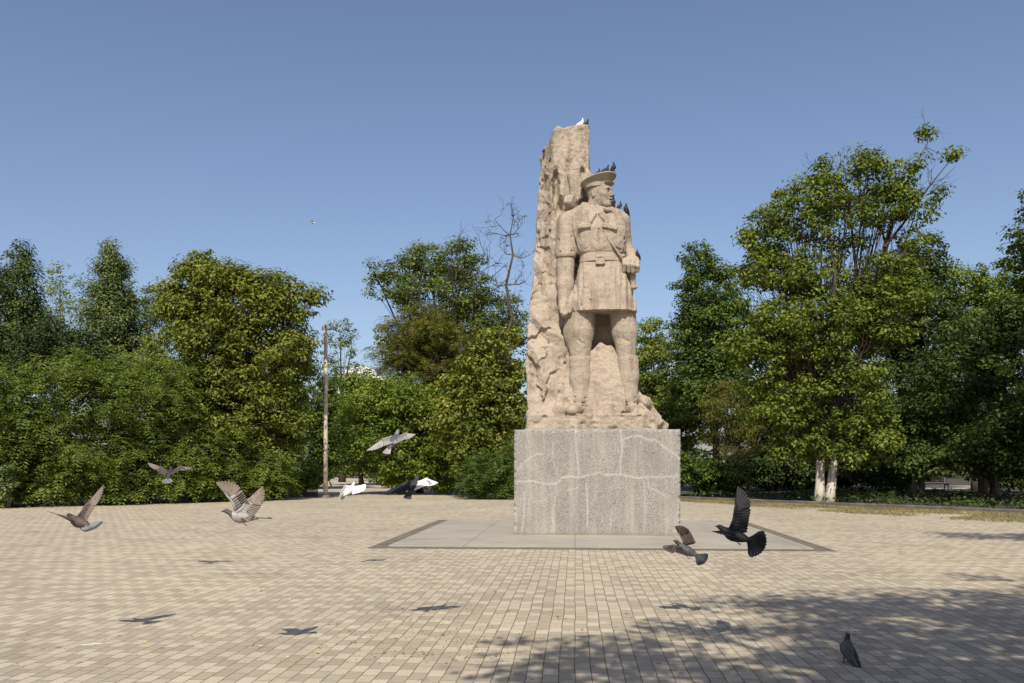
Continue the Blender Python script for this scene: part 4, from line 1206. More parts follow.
for i, (px, D, lb, lab) in enumerate([
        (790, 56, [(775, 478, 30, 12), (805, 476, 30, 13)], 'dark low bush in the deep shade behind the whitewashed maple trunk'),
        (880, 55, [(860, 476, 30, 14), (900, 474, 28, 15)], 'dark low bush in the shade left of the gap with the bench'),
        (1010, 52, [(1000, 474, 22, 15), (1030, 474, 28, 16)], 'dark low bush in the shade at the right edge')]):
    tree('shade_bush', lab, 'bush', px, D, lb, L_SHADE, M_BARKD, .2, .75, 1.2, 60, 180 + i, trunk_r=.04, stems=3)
# --- trees behind the camera and off to the side: some known by their shadows, the rest added for shade
def wtree(name, label, x, y, lob, mat, seed, dens=.8, nl=55):
    rng = np.random.default_rng(seed)
    root = thing(name, label, 'tree', (x, y, 0), 0, 'trees behind the camera')
    cls = []; rcs = []; sp = Soup()
    sp.tube([(0, 0, -.1), (.05, 0, 1.5), (.1, .1, 3.5)], [.3, .22, .18], 10)
    for cx, cy, cz, rx, rz, dn in lob:
        c = np.array([cx - x, cy - y, cz])
        n = int(rx * rx * 3.2 * dn * dens) + 4
        d = unit(rng.normal(size=(n, 3))); rf = .35 + .65 * rng.random(n)**.6
        pos = c + d * rf[:, None] * np.array([rx, rx, rz])
        cls.append(pos); rcs.append(.62 * rng.uniform(.5, 1.3, n))
        lim = bez((.1, .1, 3.4), c, rng.normal(size=3) * .3, 6)
        sp.tube(lim, np.linspace(.14, .04, 6), 6)
        for q in range(0, n, 2):
            a_ = lim[int(rng.integers(1, 6))]
            sp.tube(bez(a_, pos[q], rng.normal(size=3) * .3, 4), np.linspace(.03, .01, 4), 4, cap=False)
    sp.build('trunk', M_BARK, root, smooth=True)
    p, nr, dv, L, W_ = clump_leaves(np.concatenate(cls), np.concatenate(rcs), nl, .15, rng)
    leaf_mesh('crown', mat, root, p, nr, dv, L, W_)
def cast(lst, zc):
    """crown lobes placed so that their shade lands on the given ground spots"""
    k = 1 / math.tan(SUN_EL)
    return [(x - z_ * k * math.sin(R(2)), y - z_ * k, z_, r, r * .62, dn) for (x, y, r, dn), z_ in zip(lst, zc)]
SKY_BLOCK_CANOPY = cast([(2.4, 3.6, 2.4, 1.6), (6, 3.6, 3.2, 1.8), (10, 4.4, 3.6, 1.8), (9.6, 8.3, 2.8, 2.0), (13.5, 8, 3.6, 1.8), (6.6, 6.6, 2.8, 2.0), (3.6, 5.4, 2.0, 1.8), (13, 11, 2.6, 1.8), (4.6, 9.2, 1.5, 1.8), (7.4, 9.6, 1.9, 1.8)], [9.6, 10.4, 11, 10.8, 11.4, 10.4, 9.4, 11.2, 9.6, 10.2])  # unseen crown lobes added overhead to block sky light and deepen the shade
wtree('shading_tree', 'tree behind the camera that throws the broad leafy shadow at lower right', 4.6, -2.0,
      cast([(1.4, 8.0, 1.3, 1.0), (2.7, 9.6, 1.5, 1.2), (4.4, 10.7, 1.5, 1.3), (6.2, 11.2, 1.5, 1.4), (4.0, 8.2, 2.0, 1.8), (6.6, 8.8, 2.3, 2.0), (1.8, 6.5, 1.3, 1.4), (-.1, 7.2, .8, .6), (9.4, 10.0, 2.6, 2.0), (3.6, 6.2, 1.8, 1.8), (.2, 6.4, .8, .9), (6.4, 6.4, 2.0, 1.8)],
           [8.0, 8.3, 8.6, 8.9, 8.2, 8.8, 7.2, 7.4, 9.2, 7.2, 7.0, 7.6]) + SKY_BLOCK_CANOPY, L_MAPLE, 201, 1.15, 80)
wtree('shading_tree', 'tree out of view whose small shadow touches the right edge of the paving', 13.6, 10.5,
      cast([(9.9, 20.0, 1.0, 1.8), (11.2, 19.9, 1.4, 2.2), (13.2, 19.6, 1.9, 2.0), (8.9, 20.5, .6, 1.0), (10.6, 18.8, .8, 1.2)], [8.4, 8.7, 9.0, 8.2, 8.4]), L_ASH, 202, 1.2, 80)
wtree('shading_tree', 'very tall unseen tree added beyond the right edge to shade the trees at right', 20.5, 26.5,
      [(20.5, 26.5, 15, 5.2, 4.5, 1.3), (18.5, 27, 12, 3.6, 3, 1.1), (22.5, 27, 11.5, 4, 3, 1.1), (20, 26, 19, 3.4, 2.5, 1.0)], L_ASH_SHADED, 204, .8, 90)  # unseen tree put in to darken the crowns at right
wtree('shading_tree', 'tall unseen tree added farther right behind the camera to block sky light', 12.5, -3.0,
      [(12.0, -2.0, 8.4, 3.2, 2.4, 1.4), (10.5, -3.2, 6.0, 3.0, 2.2, 1.4), (14.0, -1.5, 7.5, 3.2, 2.4, 1.4)], L_ASH, 203, .8, 70)  # added out of view to keep sky light off the shaded paving

def sky_blocking_row():
    """row of unseen tall trees added behind the camera to block sky light"""
    rng = np.random.default_rng(55)
    for i, (x, y, h) in enumerate([(-30, -19, 15), (-20, -17, 16), (-10, -20, 17), (0, -18, 16), (10, -19, 17), (20, -17, 16), (30, -19, 16), (39, -14, 15)]):
        root = thing('grove_tree', 'one of a row of unseen tall trees added behind the camera to block sky light', 'tree', (x, y, 0), 0, 'row of tall trees behind the camera')
        sp = Soup(); sp.tube([(0, 0, -.1), (.1, 0, h * .3), (0, .1, h * .8)], [.35, .25, .08], 8); sp.build('trunk', M_BARKD, root, smooth=True)
        n = 210
        d = unit(rng.normal(size=(n, 3)))
        pos = np.array([0, 0, h * .53]) + d * (.4 + .6 * rng.random((n, 1))) * np.array([5.8, 3.6, h * .46])
        p, nr, dv, L, W_ = clump_leaves(pos, np.full(n, 1.1), 26, .42, rng)
        leaf_mesh('crown', L_SHADE, root, p, nr, dv, L, W_)
sky_blocking_row()
# --- far belt of woods closing the view
def far_woods():
    rng = np.random.default_rng(77)
    pts = []; rc = []
    for px in np.linspace(-420, 1500, 230):
        D = 118 + rng.uniform(-8, 8)
        x, y = at(px, D)
        topz = rng.uniform(9, 14)
        for z in np.arange(.8, topz, 1.5):
            pts.append((x + rng.normal() * 1.2, y + rng.normal() * 2, z + rng.normal() * .4)); rc.append(rng.uniform(1.0, 1.9))
    p, nr, dv, L, W_ = clump_leaves(np.array(pts), np.array(rc), 46, .7, rng)
    o = leaf_mesh('far_woods', L_SHADE, None, p, nr, dv, L, W_)
    tag(o, 'dark far belt of woods closing the view under the nearer crowns', 'woods', kind='stuff')
far_woods()

# ------------------------------------------------------------------ pale building glimpsed behind the trees
def building():
    D = 130
    x0, y0 = at(356, D)
    root = thing('pale_building', 'pale plastered building with sloping roof glimpsed through trees beyond the path', 'building', (x0, y0, 0), TH)
    mw = m_simple('pale_plaster', (.62, .58, .50), .9, .2, .1, .4)
    mr = m_simple('pale_sheet_roof', (.60, .58, .54), .7, .3, .12, .5)
    mg = m_simple('dark_window_glass', (.03, .035, .04), .15, .5, .1)
    hw, h = 4.0, 14.6
    s = Soup(); s.box((-hw, 0, 0), (hw, 9, h)); s.build('wall', mw, root)
    s = Soup()
    s.add([(-hw - .4, -.4, h + .003), (hw + .4, -.4, h + .003), (hw + .4, 9.4, h + .003), (-hw - .4, 9.4, h + .003), (1.2, 4.5, h + 2.6), (-1.2, 4.5, h + 2.6)],
          [(0, 1, 4, 5), (1, 2, 4), (2, 3, 5, 4), (3, 0, 5), (3, 2, 1, 0)])
    s.build('roof', mr, root)
    for i in range(4):
        for k in range(4):
            x = -3.3 + i * 2.2; z = 1.4 + k * 3.8
            s = Soup()
            for a in ((x - .7, x - .62), (x + .62, x + .7)): s.box((a[0], -.06, z), (a[1], .02, z + 1.7))
            s.box((x - .62, -.06, z), (x + .62, .02, z + .08)); s.box((x - .62, -.06, z + 1.62), (x + .62, .02, z + 1.7))
            w_ = s.build('window', mw, root)
            s = Soup(); s.box((x - .62, -.03, z + .08), (x + .62, .01, z + 1.62)); s.build('pane', mg, w_)
building()

# ------------------------------------------------------------------ kerbs, verge, pole, bench
def kerb(name, a, b, hgt, wd, label):
    a = np.array(a); b = np.array(b); d = (b - a); L = np.linalg.norm(d); d /= L
    root = thing(name, label, 'kerb', (a[0], a[1], 0), math.atan2(d[1], d[0]))
    s = Soup(); n = max(1, int(L / 1.6)); rng = np.random.default_rng(int(L * 10))
    for i in range(n):
        z = hgt + rng.uniform(-.012, .012); y = rng.uniform(-.01, .01)
        x0_, x1_ = i * L / n + .006, (i + 1) * L / n - .006
        v = [(x0_, y, 0), (x1_, y, 0), (x1_, y + wd, 0), (x0_, y + wd, 0), (x0_, y, z - .02), (x1_, y, z - .02), (x1_, y + wd, z), (x0_, y + wd, z), (x0_, y + .02, z), (x1_, y + .02, z)]
        s.add(v, [(0, 1, 5, 4), (4, 5, 9, 8), (8, 9, 6, 7), (1, 2, 6, 9, 5), (3, 0, 4, 8, 7), (2, 3, 7, 6)])
    s.build('kerb_stone', M_KERB, root)
    return root
kerb('kerb', RK0 + np.array([-1.8, .12]), right_far, .15, .16, 'long low concrete kerb under the trees right of the plinth')
kerb('kerb', gp(437, 493.0), gp(520, 494.0), .16, .16, 'short low concrete kerb between path and plinth')
kerb('kerb', gp(268, 496.4), gp(318, 495.2), .16, .16, 'short low concrete kerb at the foot of the pole')

def verge():
    """strip of dry grass in front of the right kerb"""
    rng = np.random.default_rng(9)
    n = 90000
    t = rng.random(n) * 1.7 - .02
    off = rng.random(n)**1.4 * (2.5 + 3.5 * np.clip(t, 0, 1))
    base = RK0[None] + dr[None] * t[:, None]
    nrm = np.array([dr[1], -dr[0]]); nrm /= np.linalg.norm(nrm)
    if nrm[1] > 0: nrm = -nrm
    xy = base + nrm[None] * (off + .05)[:, None]
    patch = np.sin(xy[:, 0] * 2.1 + np.sin(xy[:, 1] * 1.7) * 2) + np.sin(xy[:, 0] * .7 - xy[:, 1]) + rng.normal(size=n) * .6
    keep = patch > (-1.9 + off * .42)
    xy = xy[keep]; n = len(xy)
    cen = np.column_stack([xy, np.full(n, .035)])
    dv = unit(np.column_stack([rng.normal(size=n) * .7, rng.normal(size=n) * .7, np.full(n, .8)]))
    nr = unit(rng.normal(size=(n, 3)))
    L = rng.uniform(.03, .10, n)
    m = m_leaf('dry_grass', (.15, .125, .065), (.17, .15, .07), (.21, .18, .10), .2)
    o = leaf_mesh('dry_grass', m, None, cen, nr, dv, L, L * .35)
    tag(o, 'thin yellowing grass strip between the paving and the right kerb', 'grass', kind='stuff')
verge()

def shade_undergrowth():
    """low dark plants added in place of the shade on the soil behind the right kerb"""
    rng = np.random.default_rng(23)
    n = 620
    t = rng.uniform(-.12, 1.8, n); off = .5 + rng.random(n)**1.2 * 17
    nrm = np.array([-dr[1], dr[0]]); nrm /= np.linalg.norm(nrm)
    if nrm[1] < 0: nrm = -nrm
    xy = RK0[None] + dr[None] * t[:, None] + nrm[None] * off[:, None]
    cl_ = np.column_stack([xy, rng.uniform(.08, .28, n)])
    p, nr, dv, L, W_ = clump_leaves(cl_, rng.uniform(.25, .6, n), 20, .15, rng, .45)
    ok = p[:, 2] > .03
    o = leaf_mesh('shade_undergrowth', L_SHADE, None, p[ok], nr[ok], dv[ok], L[ok], W_[ok])
    tag(o, 'low dark plants added in place of the shade on the soil behind the right kerb', 'shade_undergrowth', kind='stuff')
shade_undergrowth()

def litter():
    rng = np.random.default_rng(19)
    n = 1500
    D = 6.8 + 16 * rng.random(n)**1.5; px = rng.uniform(-40, 1060, n)
    near = rng.random(n) < .45
    px[near] = rng.normal(450, 90, near.sum()); D[near] = 6.9 + np.abs(rng.normal(0, 1.6, near.sum()))
    xy = np.array([at(a, b) for a, b in zip(px, D)])
    cen = np.column_stack([xy, np.full(n, .017)])
    nr = unit(np.column_stack([rng.normal(size=n) * .25, rng.normal(size=n) * .25, np.ones(n)]))
    dv = unit(np.column_stack([rng.normal(size=n), rng.normal(size=n), np.zeros(n)]))
    L = rng.uniform(.008, .03, n); big = rng.random(n) < .07; L[big] *= 2.0
    m = m_leaf('fallen_leaf', (.16, .10, .04), (.36, .24, .06), (.45, .34, .08), .1)
    o = leaf_mesh('leaf_litter', m, None, cen, nr, dv, L, L * .6, .15)
    tag(o, 'scattered small dry leaves on the paving', 'leaf litter', kind='stuff')
litter()

def pole():
    D = dist(498); x, y = at(325.5, D)
    root = thing('bare_pole', 'tall pale weathered pole without lamp at the mouth of the path', 'pole', (x, y, 0))
    h = zz(325, D)
    s = Soup(); s.tube([(0, 0, -.1), (.01, 0, h * .35), (.03, 0, h * .7), (.0, 0, h)], [.118, .105, .095, .085], 12); s.build('shaft', M_POLE, root, smooth=True)
    s = Soup(); s.box((-.18, -.05, h - .25), (.32, .05, h - .17)); s.box((-.02, -.13, h - .12), (.05, .13, h - .05)); s.tube([(.28, 0, h - .2), (.28, 0, h - .02)], .035, 6); s.tube([(-.14, 0, h - .2), (-.14, 0, h - .05)], .03, 6)
    s.build('bracket', M_METAL, root)
    s = Soup(); s.tube([(0, 0, 0), (0, 0, .16)], [.26, .22], 12); s.build('footing', M_KERB, root)
pole()

def bench(px, D, label):
    x, y = at(px, D)
    mwood = m_simple('dark_bench_wood', (.05, .035, .025), .7, .3, .3)
    root = thing('park_bench', label, 'bench', (x, y, 0), TH)
    s = Soup()
    for i in range(4): s.box((-.9, -.22 + i * .12, .43), (.9, -.13 + i * .12, .465))
    s.build('seat', mwood, root)
    s = Soup()
    for i in range(3): s.box((-.9, .27 + i * .02, .56 + i * .13), (.9, .295 + i * .02, .66 + i * .13))
    s.build('backrest', mwood, root)
    for q in (-.75, .75):
        s = Soup(); s.box((q - .03, -.24, 0), (q + .03, -.18, .428)); s.box((q - .03, .22, 0), (q + .03, .267, .95)); s.box((q - .03, -.178, .36), (q + .03, .218, .428)); s.build('leg', M_METAL, root)
bench(935, 56, 'dark park bench in the shade seen through the gap near the right edge')
# pale sheet standing in for sunlit ground behind the right trees
cl = [at(925, 60), at(985, 60), at(985, 70), at(925, 70)]
sheet('sunlit_patch', cl, .004, M_PATH)

# ------------------------------------------------------------------ pigeons
def m_feather(name, col, var=.25, sheen=.3):
    m, t, p, o = mat_new(name)
    v = coords(t)
    n = noise(t, v, 28, 3, .6)
    c = ramp(t, n, [(.3, tuple(x * (1 - var) for x in col)), (.7, tuple(x * (1 + var) for x in col))])
    t.links.new(c, p.inputs['Base Color'])
    p.inputs['Roughness'].default_value = .6
    p.inputs['Specular IOR Level'].default_value = sheen
    return m
FE = dict(black=m_feather('black_feather', (.012, .012, .014)), slate=m_feather('slate_feather', (.075, .078, .085)), grey=m_feather('grey_feather', (.19, .192, .195)),
          pale=m_feather('pale_feather', (.30, .285, .27)), white=m_feather('white_feather', (.78, .77, .74), .06), brown=m_feather('brown_feather', (.085, .066, .054)),
          tan=m_feather('tan_feather', (.19, .155, .125)), dark=m_feather('dark_feather', (.035, .035, .04)), foot=m_feather('pigeon_foot', (.17, .065, .05)), beak=m_feather('pigeon_beak', (.05, .045, .04)))

def cam_vec(v):
    """(right, up, away) -> world"""
    return np.array([RT[0] * v[0] + FW[0] * v[2], RT[1] * v[0] + FW[1] * v[2], v[1]])

def body_loft(s, O, fx, up, sz, mi_body, mi_head, mi_beak, neck=0.0, neck_up=0.0):
    """pigeon trunk, neck, head and beak as one closed skin. stations along fx"""
    sd = np.cross(up, fx)
    st = [(-.155, .000, .010, .008), (-.12, .000, .026, .020), (-.08, .000, .043, .036), (-.035, .000, .055, .050), (.01, -.004, .058, .056), (.05, .000, .050, .050), (.08, .014, .036, .036),
          (.100, .028, .026, .027), (.118, .040, .023, .024), (.137, .046, .020, .021), (.152, .044, .011, .012), (.162, .040, .0065, .0065), (.178, .035, .002, .002)]
    n = 12; vs = []; fs = []; ms = []
    for i, (a, b, w_, h_) in enumerate(st):
        t = max(0, (a - .04) / .14)
        c = O + fx * (a - neck * t) * sz + up * (b + neck_up * t) * sz
        for j in range(n):
            an = 2 * math.pi * j / n
            vs.append(c + (sd * math.cos(an) * w_ + up * math.sin(an) * h_) * sz)
    for i in range(len(st) - 1):
        for j in range(n):
            s_f = (i*n+j, i*n+(j+1) % n, (i+1)*n+(j+1) % n, (i+1)*n+j)
            fs.append(s_f); ms.append(mi_beak if i >= 10 else (mi_head if i >= 6 else mi_body))
    b0 = len(s.v)
    s.v.extend([tuple(v) for v in vs])
    for f, m in zip(fs, ms): s.f.append([b0 + q for q in f]); s.m.append(m)
    s.f.append([b0 + q for q in reversed(range(n))]); s.m.append(mi_body)
    s.f.append([b0 + (len(st)-1)*n + q for q in range(n)]); s.m.append(mi_beak)
    # eyes
    e = O + fx * (.140 - neck * .71) * sz + up * (.050 + neck_up * .71) * sz
    for q in (-1, 1):
        c = e + sd * q * .019 * sz
        s.tube([c - sd * q * .003 * sz, c + sd * q * .0025 * sz], [.004 * sz, .003 * sz], 6, mi_beak)

def feather(s, root, tip, nrm, w0, w1, mi, th=.002):
    """solid vane with rounded end"""
    ax = unit(tip - root); sd = unit(np.cross(nrm, ax)); up = np.cross(ax, sd)
    L = np.linalg.norm(tip - root)
    prof = [(0, w0 * .6), (.3, w0), (.75, w1), (.93, w1 * .75), (1.0, w1 * .2)]
    vs = []; fs = []
    for (t, w_) in prof:
        c = root + ax * L * t - up * (L * .03 * t * t)
        vs += [c - sd * w_ * .5, c + up * th, c + sd * w_ * .5, c - up * th]
    for i in range(len(prof) - 1):
        for j in range(4):
            fs.append((i*4+j, i*4+(j+1) % 4, (i+1)*4+(j+1) % 4, (i+1)*4+j))
    fs.append((3, 2, 1, 0)); e = (len(prof)-1)*4; fs.append((e, e+1, e+2, e+3))
    s.add(vs, fs, mi)

def wing(s, sh, wrist, tip, back, sz, m_cov, m_sec, m_pri, fan=1.0):
    """sh, wrist, tip: points; back: direction of the trailing edge"""
    ax = unit(tip - sh)
    nrm = unit(np.cross(ax, back))
    back = unit(back)
    back = unit(back - ax * (back @ ax) * .85)
    elbow = sh * .5 + wrist * .5 + back * .012 * sz
    s.tube([sh, elbow, wrist, wrist * .55 + tip * .45], [.017 * sz, .015 * sz, .011 * sz, .004 * sz], 8, m_cov)
    # covert panel: thin solid over the arm
    for k in range(7):
        t = k / 6
        r = sh * (1 - t) + wrist * t
        feather(s, r - back * .004 * sz, r + back * (.075 - .012 * t) * sz + ax * .012 * sz, nrm, .042 * sz, .04 * sz, m_cov, .005 * sz)
    for k in range(9):
        t = k / 8.5
        r = sh * (1 - t) + wrist * t + back * .01 * sz
        feather(s, r, r + back * (.135 - .01 * t) * sz + ax * .035 * sz * t, nrm, .034 * sz, .036 * sz, m_sec)
    hand = unit(tip - wrist); Lh = np.linalg.norm(tip - wrist)
    for k in range(9):
        t = k / 8
        dirv = unit(hand * (.42 + .58 * t) * fan + back * (1 - t) * .85)
        ln = (.135 * (1 - t) * sz + Lh * t)
        r = wrist + hand * Lh * .12 * t + back * .006 * sz
        feather(s, r, r + dirv * ln, nrm, .034 * sz, (.044 - .014 * t) * sz, m_pri)

def tail_fan(s, O, fx, up, sz, mi, mi_tip=None, spread=30, ln=.13, droop=0.0):
    sd = np.cross(up, fx)
    base = O - fx * .12 * sz
    bd = unit(-fx - up * droop)
    for k in range(11):
        a = R(-spread + 2 * spread * k / 10)
        d = unit(bd * math.cos(a) + sd * math.sin(a))
        r = base + sd * (k - 5) * .003 * sz + up * .001 * abs(k - 5) * sz
        feather(s, r, r + d * ln * sz, up, .016 * sz, .034 * sz * max(.6, spread / 34), mi)
        if mi_tip is not None:
            feather(s, r + d * ln * .78 * sz + up * .0012, r + d * ln * 1.005 * sz + up * .0012, up, .034 * sz * max(.6, spread / 34), .034 * sz * max(.6, spread / 34), mi_tip)

def legs_tucked(s, O, fx, up, sz, mi):
    sd = np.cross(up, fx)
    for q in (-1, 1):
        a = O + sd * q * .02 * sz - up * .045 * sz - fx * .02 * sz
        b = a - up * .028 * sz - fx * .03 * sz
        s.tube([a, b], .004 * sz, 5, mi)
        for k in (-1, 0, 1): s.tube([b, b - fx * .022 * sz + sd * k * .010 * sz - up * .006 * sz], [.003 * sz, .0015 * sz], 4, mi)

GP_ = 'pigeons in flight over the paving'
def flyer(px, py, D, label, head, upv, wings, cols, tail=(30, .13, 0.0), sz=1.0):
    """head: (r,u,a) direction of flight; wings: list of (shoulder side, wrist (r,u,a), tip (r,u,a)) in metres from the body centre"""
    x, y = at(px, D)
    s = Soup()
    names = ['black', 'slate', 'grey', 'pale', 'white', 'brown', 'tan', 'dark', 'foot', 'beak']
    ix = {n: i for i, n in enumerate(names)}
    fx = unit(cam_vec(head)); up = cam_vec(upv); up = unit(up - fx * (up @ fx))
    O = np.zeros(3)
    body_loft(s, O, fx, up, sz, ix[cols['body']], ix[cols['head']], ix['beak'])
    sd = np.cross(up, fx)
    for side, wr, tp, *own in wings:
        sh = O + sd * side * .035 * sz + up * .028 * sz + fx * .045 * sz
        wr = sh + cam_vec(wr) * sz; tp = sh + cam_vec(tp) * sz
        wing(s, sh, wr, tp, -fx - .25 * unit(tp - sh) * (unit(tp - sh) @ -fx), sz, *([ix[own[0]]] * 3 if own else [ix[cols['cov']], ix[cols['sec']], ix[cols['pri']]]))
    tail_fan(s, O, fx, up, sz, ix[cols['tail']], ix[cols['tip']] if cols.get('tip') else None, *tail)
    legs_tucked(s, O, fx, up, sz, ix['foot'])
    o = s.build('pigeon', None, None, smooth=True, mats=[FE[n] for n in names], loc=(x, y, zz(py, D)))
    return tag(o, label, 'pigeon', GP_)

# wing vectors: (right, up, away)
flyer(79, 522, 7.85, 'brown pigeon flying left with one broad wing raised, above the paving at far left', (-.80, .15, .45), (.12, .85, -.55),
      [(-1, (.06, .12, .03), (.20, .285, .06)), (1, (-.07, .04, -.03), (-.185, .085, -.06))],
      dict(body='brown', head='dark', cov='brown', sec='tan', pri='tan', tail='grey', tip='slate'), (34, .14, .05), .95)
flyer(241, 517, 7.05, 'pale bellied pigeon with both wings raised in a V, left of the pole', (-.85, .08, -.25), (.05, 1, .1),
      [(-1, (-.04, .13, -.04), (-.155, .27, -.05)), (1, (.06, .10, .10), (.17, .225, .20))],
      dict(body='pale', head='slate', cov='pale', sec='tan', pri='tan', tail='grey', tip='slate'), (18, .15, -.05), .9)
flyer(170, 474, 12.9, 'small grey pigeon flying away in front of the dark bushes at left', (-.1, .5, .8), (0, .75, -.65),
      [(1, (-.12, .07, .02), (-.30, .14, -.02)), (-1, (.13, .075, .02), (.33, .05, -.02))],
      dict(body='dark', head='dark', cov='brown', sec='brown', pri='tan', tail='grey'), (38, .12, .25), .91)
flyer(394, 441, 7.9, 'light grey pigeon with wings spread, highest of the birds left of the plinth', (.30, .62, .70), (-.1, .65, -.75),
      [(1, (-.10, -.03, -.03), (-.27, -.15, -.10)), (-1, (.09, .045, -.02), (.205, .03, -.08))],
      dict(body='slate', head='grey', cov='grey', sec='pale', pri='pale', tail='pale'), (16, .11, .1), .79)
flyer(350, 490, 13.4, 'small white pigeon wheeling low in front of the path mouth', (.55, .6, .5), (-.5, .5, -.7),
      [(1, (-.06, -.10, -.03), (-.13, -.26, -.05)), (-1, (.10, .02, .03), (.20, .05, .06))],
      dict(body='white', head='white', cov='white', sec='white', pri='white', tail='slate'), (20, .10, .1), .92)
flyer(414, 486, 8.4, 'black pigeon with one pale wing flying low just left of the plinth', (.3, .6, .7), (-.1, .6, -.75),
      [(1, (-.11, -.03, -.02), (-.29, -.11, -.06)), (-1, (.10, .045, .0), (.23, .0, -.04), 'white')],
      dict(body='dark', head='dark', cov='dark', sec='black', pri='black', tail='dark'), (18, .10, .2), .82)
flyer(686, 550, 9.1, 'slate pigeon with brownish wings flying low before the front edge of the apron', (-.75, .40, .45), (.25, .6, -.75),
      [(-1, (-.03, .085, .02), (-.095, .195, .02)), (1, (-.09, .035, -.04), (-.20, .03, -.03))],
      dict(body='slate', head='dark', cov='brown', sec='brown', pri='brown', tail='slate', tip='dark'), (40, .135, .15), .95)
flyer(734, 535, 7.5, 'big black pigeon with raised wing and round fanned tail right of the plinth', (-.80, .28, .42), (.12, .50, -.85),
      [(-1, (.045, .16, .03), (.07, .345, .04)), (1, (-.09, .035, -.12), (-.19, .05, -.26))],
      dict(body='black', head='black', cov='black', sec='black', pri='dark', tail='black'), (52, .165, .15))
flyer(313, 223, 60, 'tiny pale bird far up in the clear sky left of the dead tree', (1, 0, .3), (0, 1, 0),
      [(1, (.0, .05, -.1), (-.05, .1, -.3)), (-1, (.0, .05, .1), (-.05, .1, .3))],
      dict(body='white', head='white', cov='white', sec='white', pri='white', tail='white'), (18, .12, 0))

def percher(loc, label, face, cols, pitch=38, sz=1.0, group='pigeons perched on the monument', neck_up=.03):
    """standing pigeon; face = heading in (right, away)"""
    s = Soup()
    names = ['black', 'slate', 'grey', 'pale', 'white', 'brown', 'tan', 'dark', 'foot', 'beak']
    ix = {n: i for i, n in enumerate(names)}
    hd = unit(cam_vec((face[0], 0, face[1])))
    fx = hd * math.cos(R(pitch)) + np.array([0, 0, math.sin(R(pitch))])
    up = -hd * math.sin(R(pitch)) + np.array([0, 0, math.cos(R(pitch))])
    O = np.array([0, 0, .108]) * sz
    body_loft(s, O, fx, up, sz, ix[cols['body']], ix[cols['head']], ix['beak'], .055, neck_up)
    sd = np.cross(up, fx)
    for q in (-1, 1):
        # folded wings: stacked feathers along the flank
        for k in range(7):
            r = O + sd * q * (.050 - .003 * k) * sz + fx * (.055 - .012 * k) * sz + up * (.012 + .004 * k) * sz
            t = O + sd * q * (.028 - .002 * k) * sz - fx * (.06 + .022 * k) * sz + up * (.004 + .006 * k) * sz
            feather(s, r, t, unit(sd * q + up * .3), .05 * sz, .036 * sz, ix[cols['wing']], .005 * sz)
        a = O + sd * q * .022 * sz - up * .03 * sz - fx * .005 * sz
        foot = np.array([a[0], a[1], .006 * sz])
        s.tube([a, foot], [.007 * sz, .004 * sz], 6, ix['foot'])
        for k in (-1, 0, 1):
            s.tube([foot, foot + (hd + sd * k * .45) * .028 * sz - np.array([0, 0, .003]) * sz], [.004 * sz, .002 * sz], 4, ix['foot'])
        s.tube([foot, foot - hd * .016 * sz], [.0035 * sz, .002 * sz], 4, ix['foot'])
    tail_fan(s, O, fx, up, sz, ix[cols['wing']], None, 8, .12, .1)
    o = s.build('pigeon', None, None, smooth=True, mats=[FE[n] for n in names], loc=tuple(float(v) for v in loc))
    return tag(o, label, 'pigeon', group)

dg = dict(body='dark', head='black', wing='dark')
sl_ = dict(body='slate', head='dark', wing='slate')
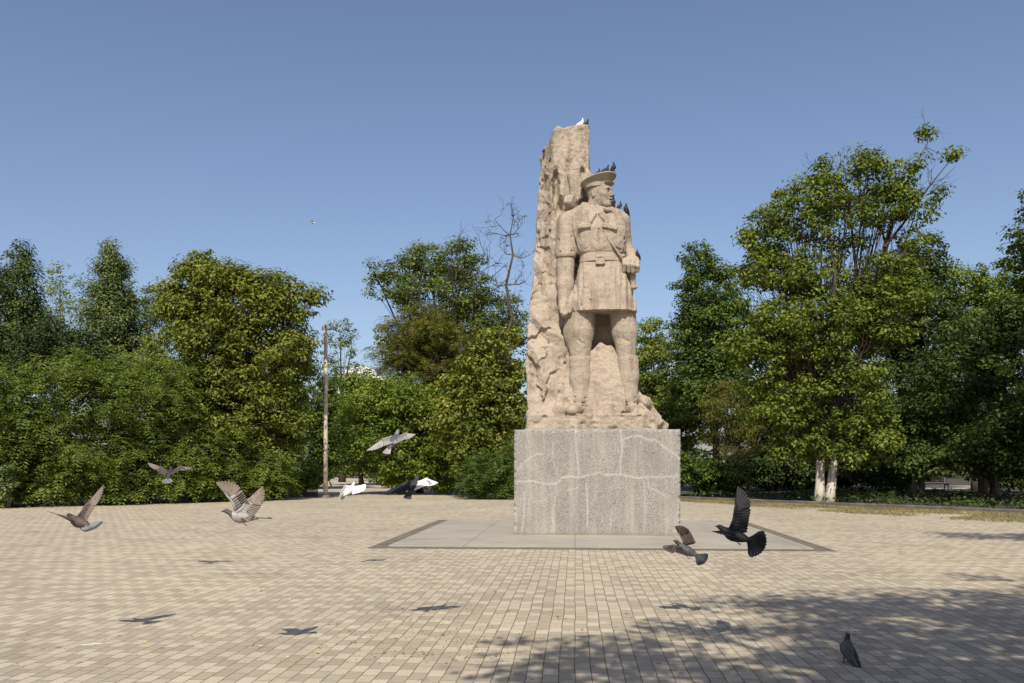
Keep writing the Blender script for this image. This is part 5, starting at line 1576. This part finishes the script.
# surfaces found by dropping a ray onto the finished stone
bpy.context.view_layer.update()
DEPS = bpy.context.evaluated_depsgraph_get()
def perch(px, yd, label, face, cols, top=None, **kw):
    x = (px - VX) * (1 + yd / F) * SC; y = YS + yd * SC
    hit, loc, nr, i, ob, mt = C.ray_cast(DEPS, Vector((x, y, 12.5 if top is None else EYE + float(P(px, top, yd)[2]) * SC)), Vector((0, 0, -1)))
    return percher((loc.x, loc.y, loc.z - .008), label, face, cols, **kw)
perch(581.5, 22, 'white pigeon perched on the very top of the rock slab', (1, .15), dict(body='white', head='white', wing='white'), pitch=42, sz=1.05)
perch(585.8, 22, 'dark pigeon crouching beside the white one on top of the rock slab', (1, .1), dg, pitch=30, sz=1.0, neck_up=.01)
perch(597.5, 0, 'dark pigeon on the cap, rear one of the three', (1, -.3), dg, pitch=36)
perch(606, -4, 'dark pigeon on the cap, middle one of the three', (1, -.3), dg, pitch=32)
perch(613, -12, 'dark pigeon on the front rim of the cap, upright', (.6, -.8), dg, pitch=52)
perch(612.5, -8, 'dark pigeon right under the stone chin on the far shoulder', (.8, -.5), dg, pitch=52, sz=1.1, top=206)
perch(619.5, -3, 'smallest dark pigeon, between two others on the far shoulder', (.8, .4), dg, pitch=48, sz=.8, top=206)
perch(625.5, 1, 'dark pigeon at the outer end of the far shoulder', (-.5, -.5), dg, pitch=58, sz=1.05, top=206)
perch(606, -15, 'tan pigeon crouching on the collar under the stone face', (-.8, -.3), dict(body='tan', head='tan', wing='tan'), pitch=10, sz=.75, neck_up=0.0, top=206)
perch(581, -1, 'dark pigeon tucked on the near shoulder against the stone neck', (-.3, -1), dg, pitch=55, sz=1.0, top=206)
perch(636.5, -9, 'small dark pigeon on the stone fist at the belt', (-.6, -.4), dg, pitch=55, sz=.75)
gx, gy = at(848, dist(664.5))
percher((gx, gy, .009), 'dark grey pigeon walking on the shaded paving at lower right', (-.3, .95), sl_, pitch=52, sz=1.0, group='pigeons on the paving', neck_up=.035)

# white feather on the paving
def plume():
    s = Soup(); x, y = at(93, dist(645.5))
    feather(s, np.array([-.075, -.015, .0]), np.array([.075, .02, .004]), np.array([0, 0, 1.0]), .012, .022, 0, .003)
    s.tube([(-.10, -.02, .0), (-.07, -.014, .0)], .002, 5)
    tag(s.build('feather', FE['white'], None, mats=[FE['white']], loc=(x, y, .011)), 'single white feather lying on the paving at lower left', 'feather')
plume()
print('leaves', LEAVES_TOTAL[0])
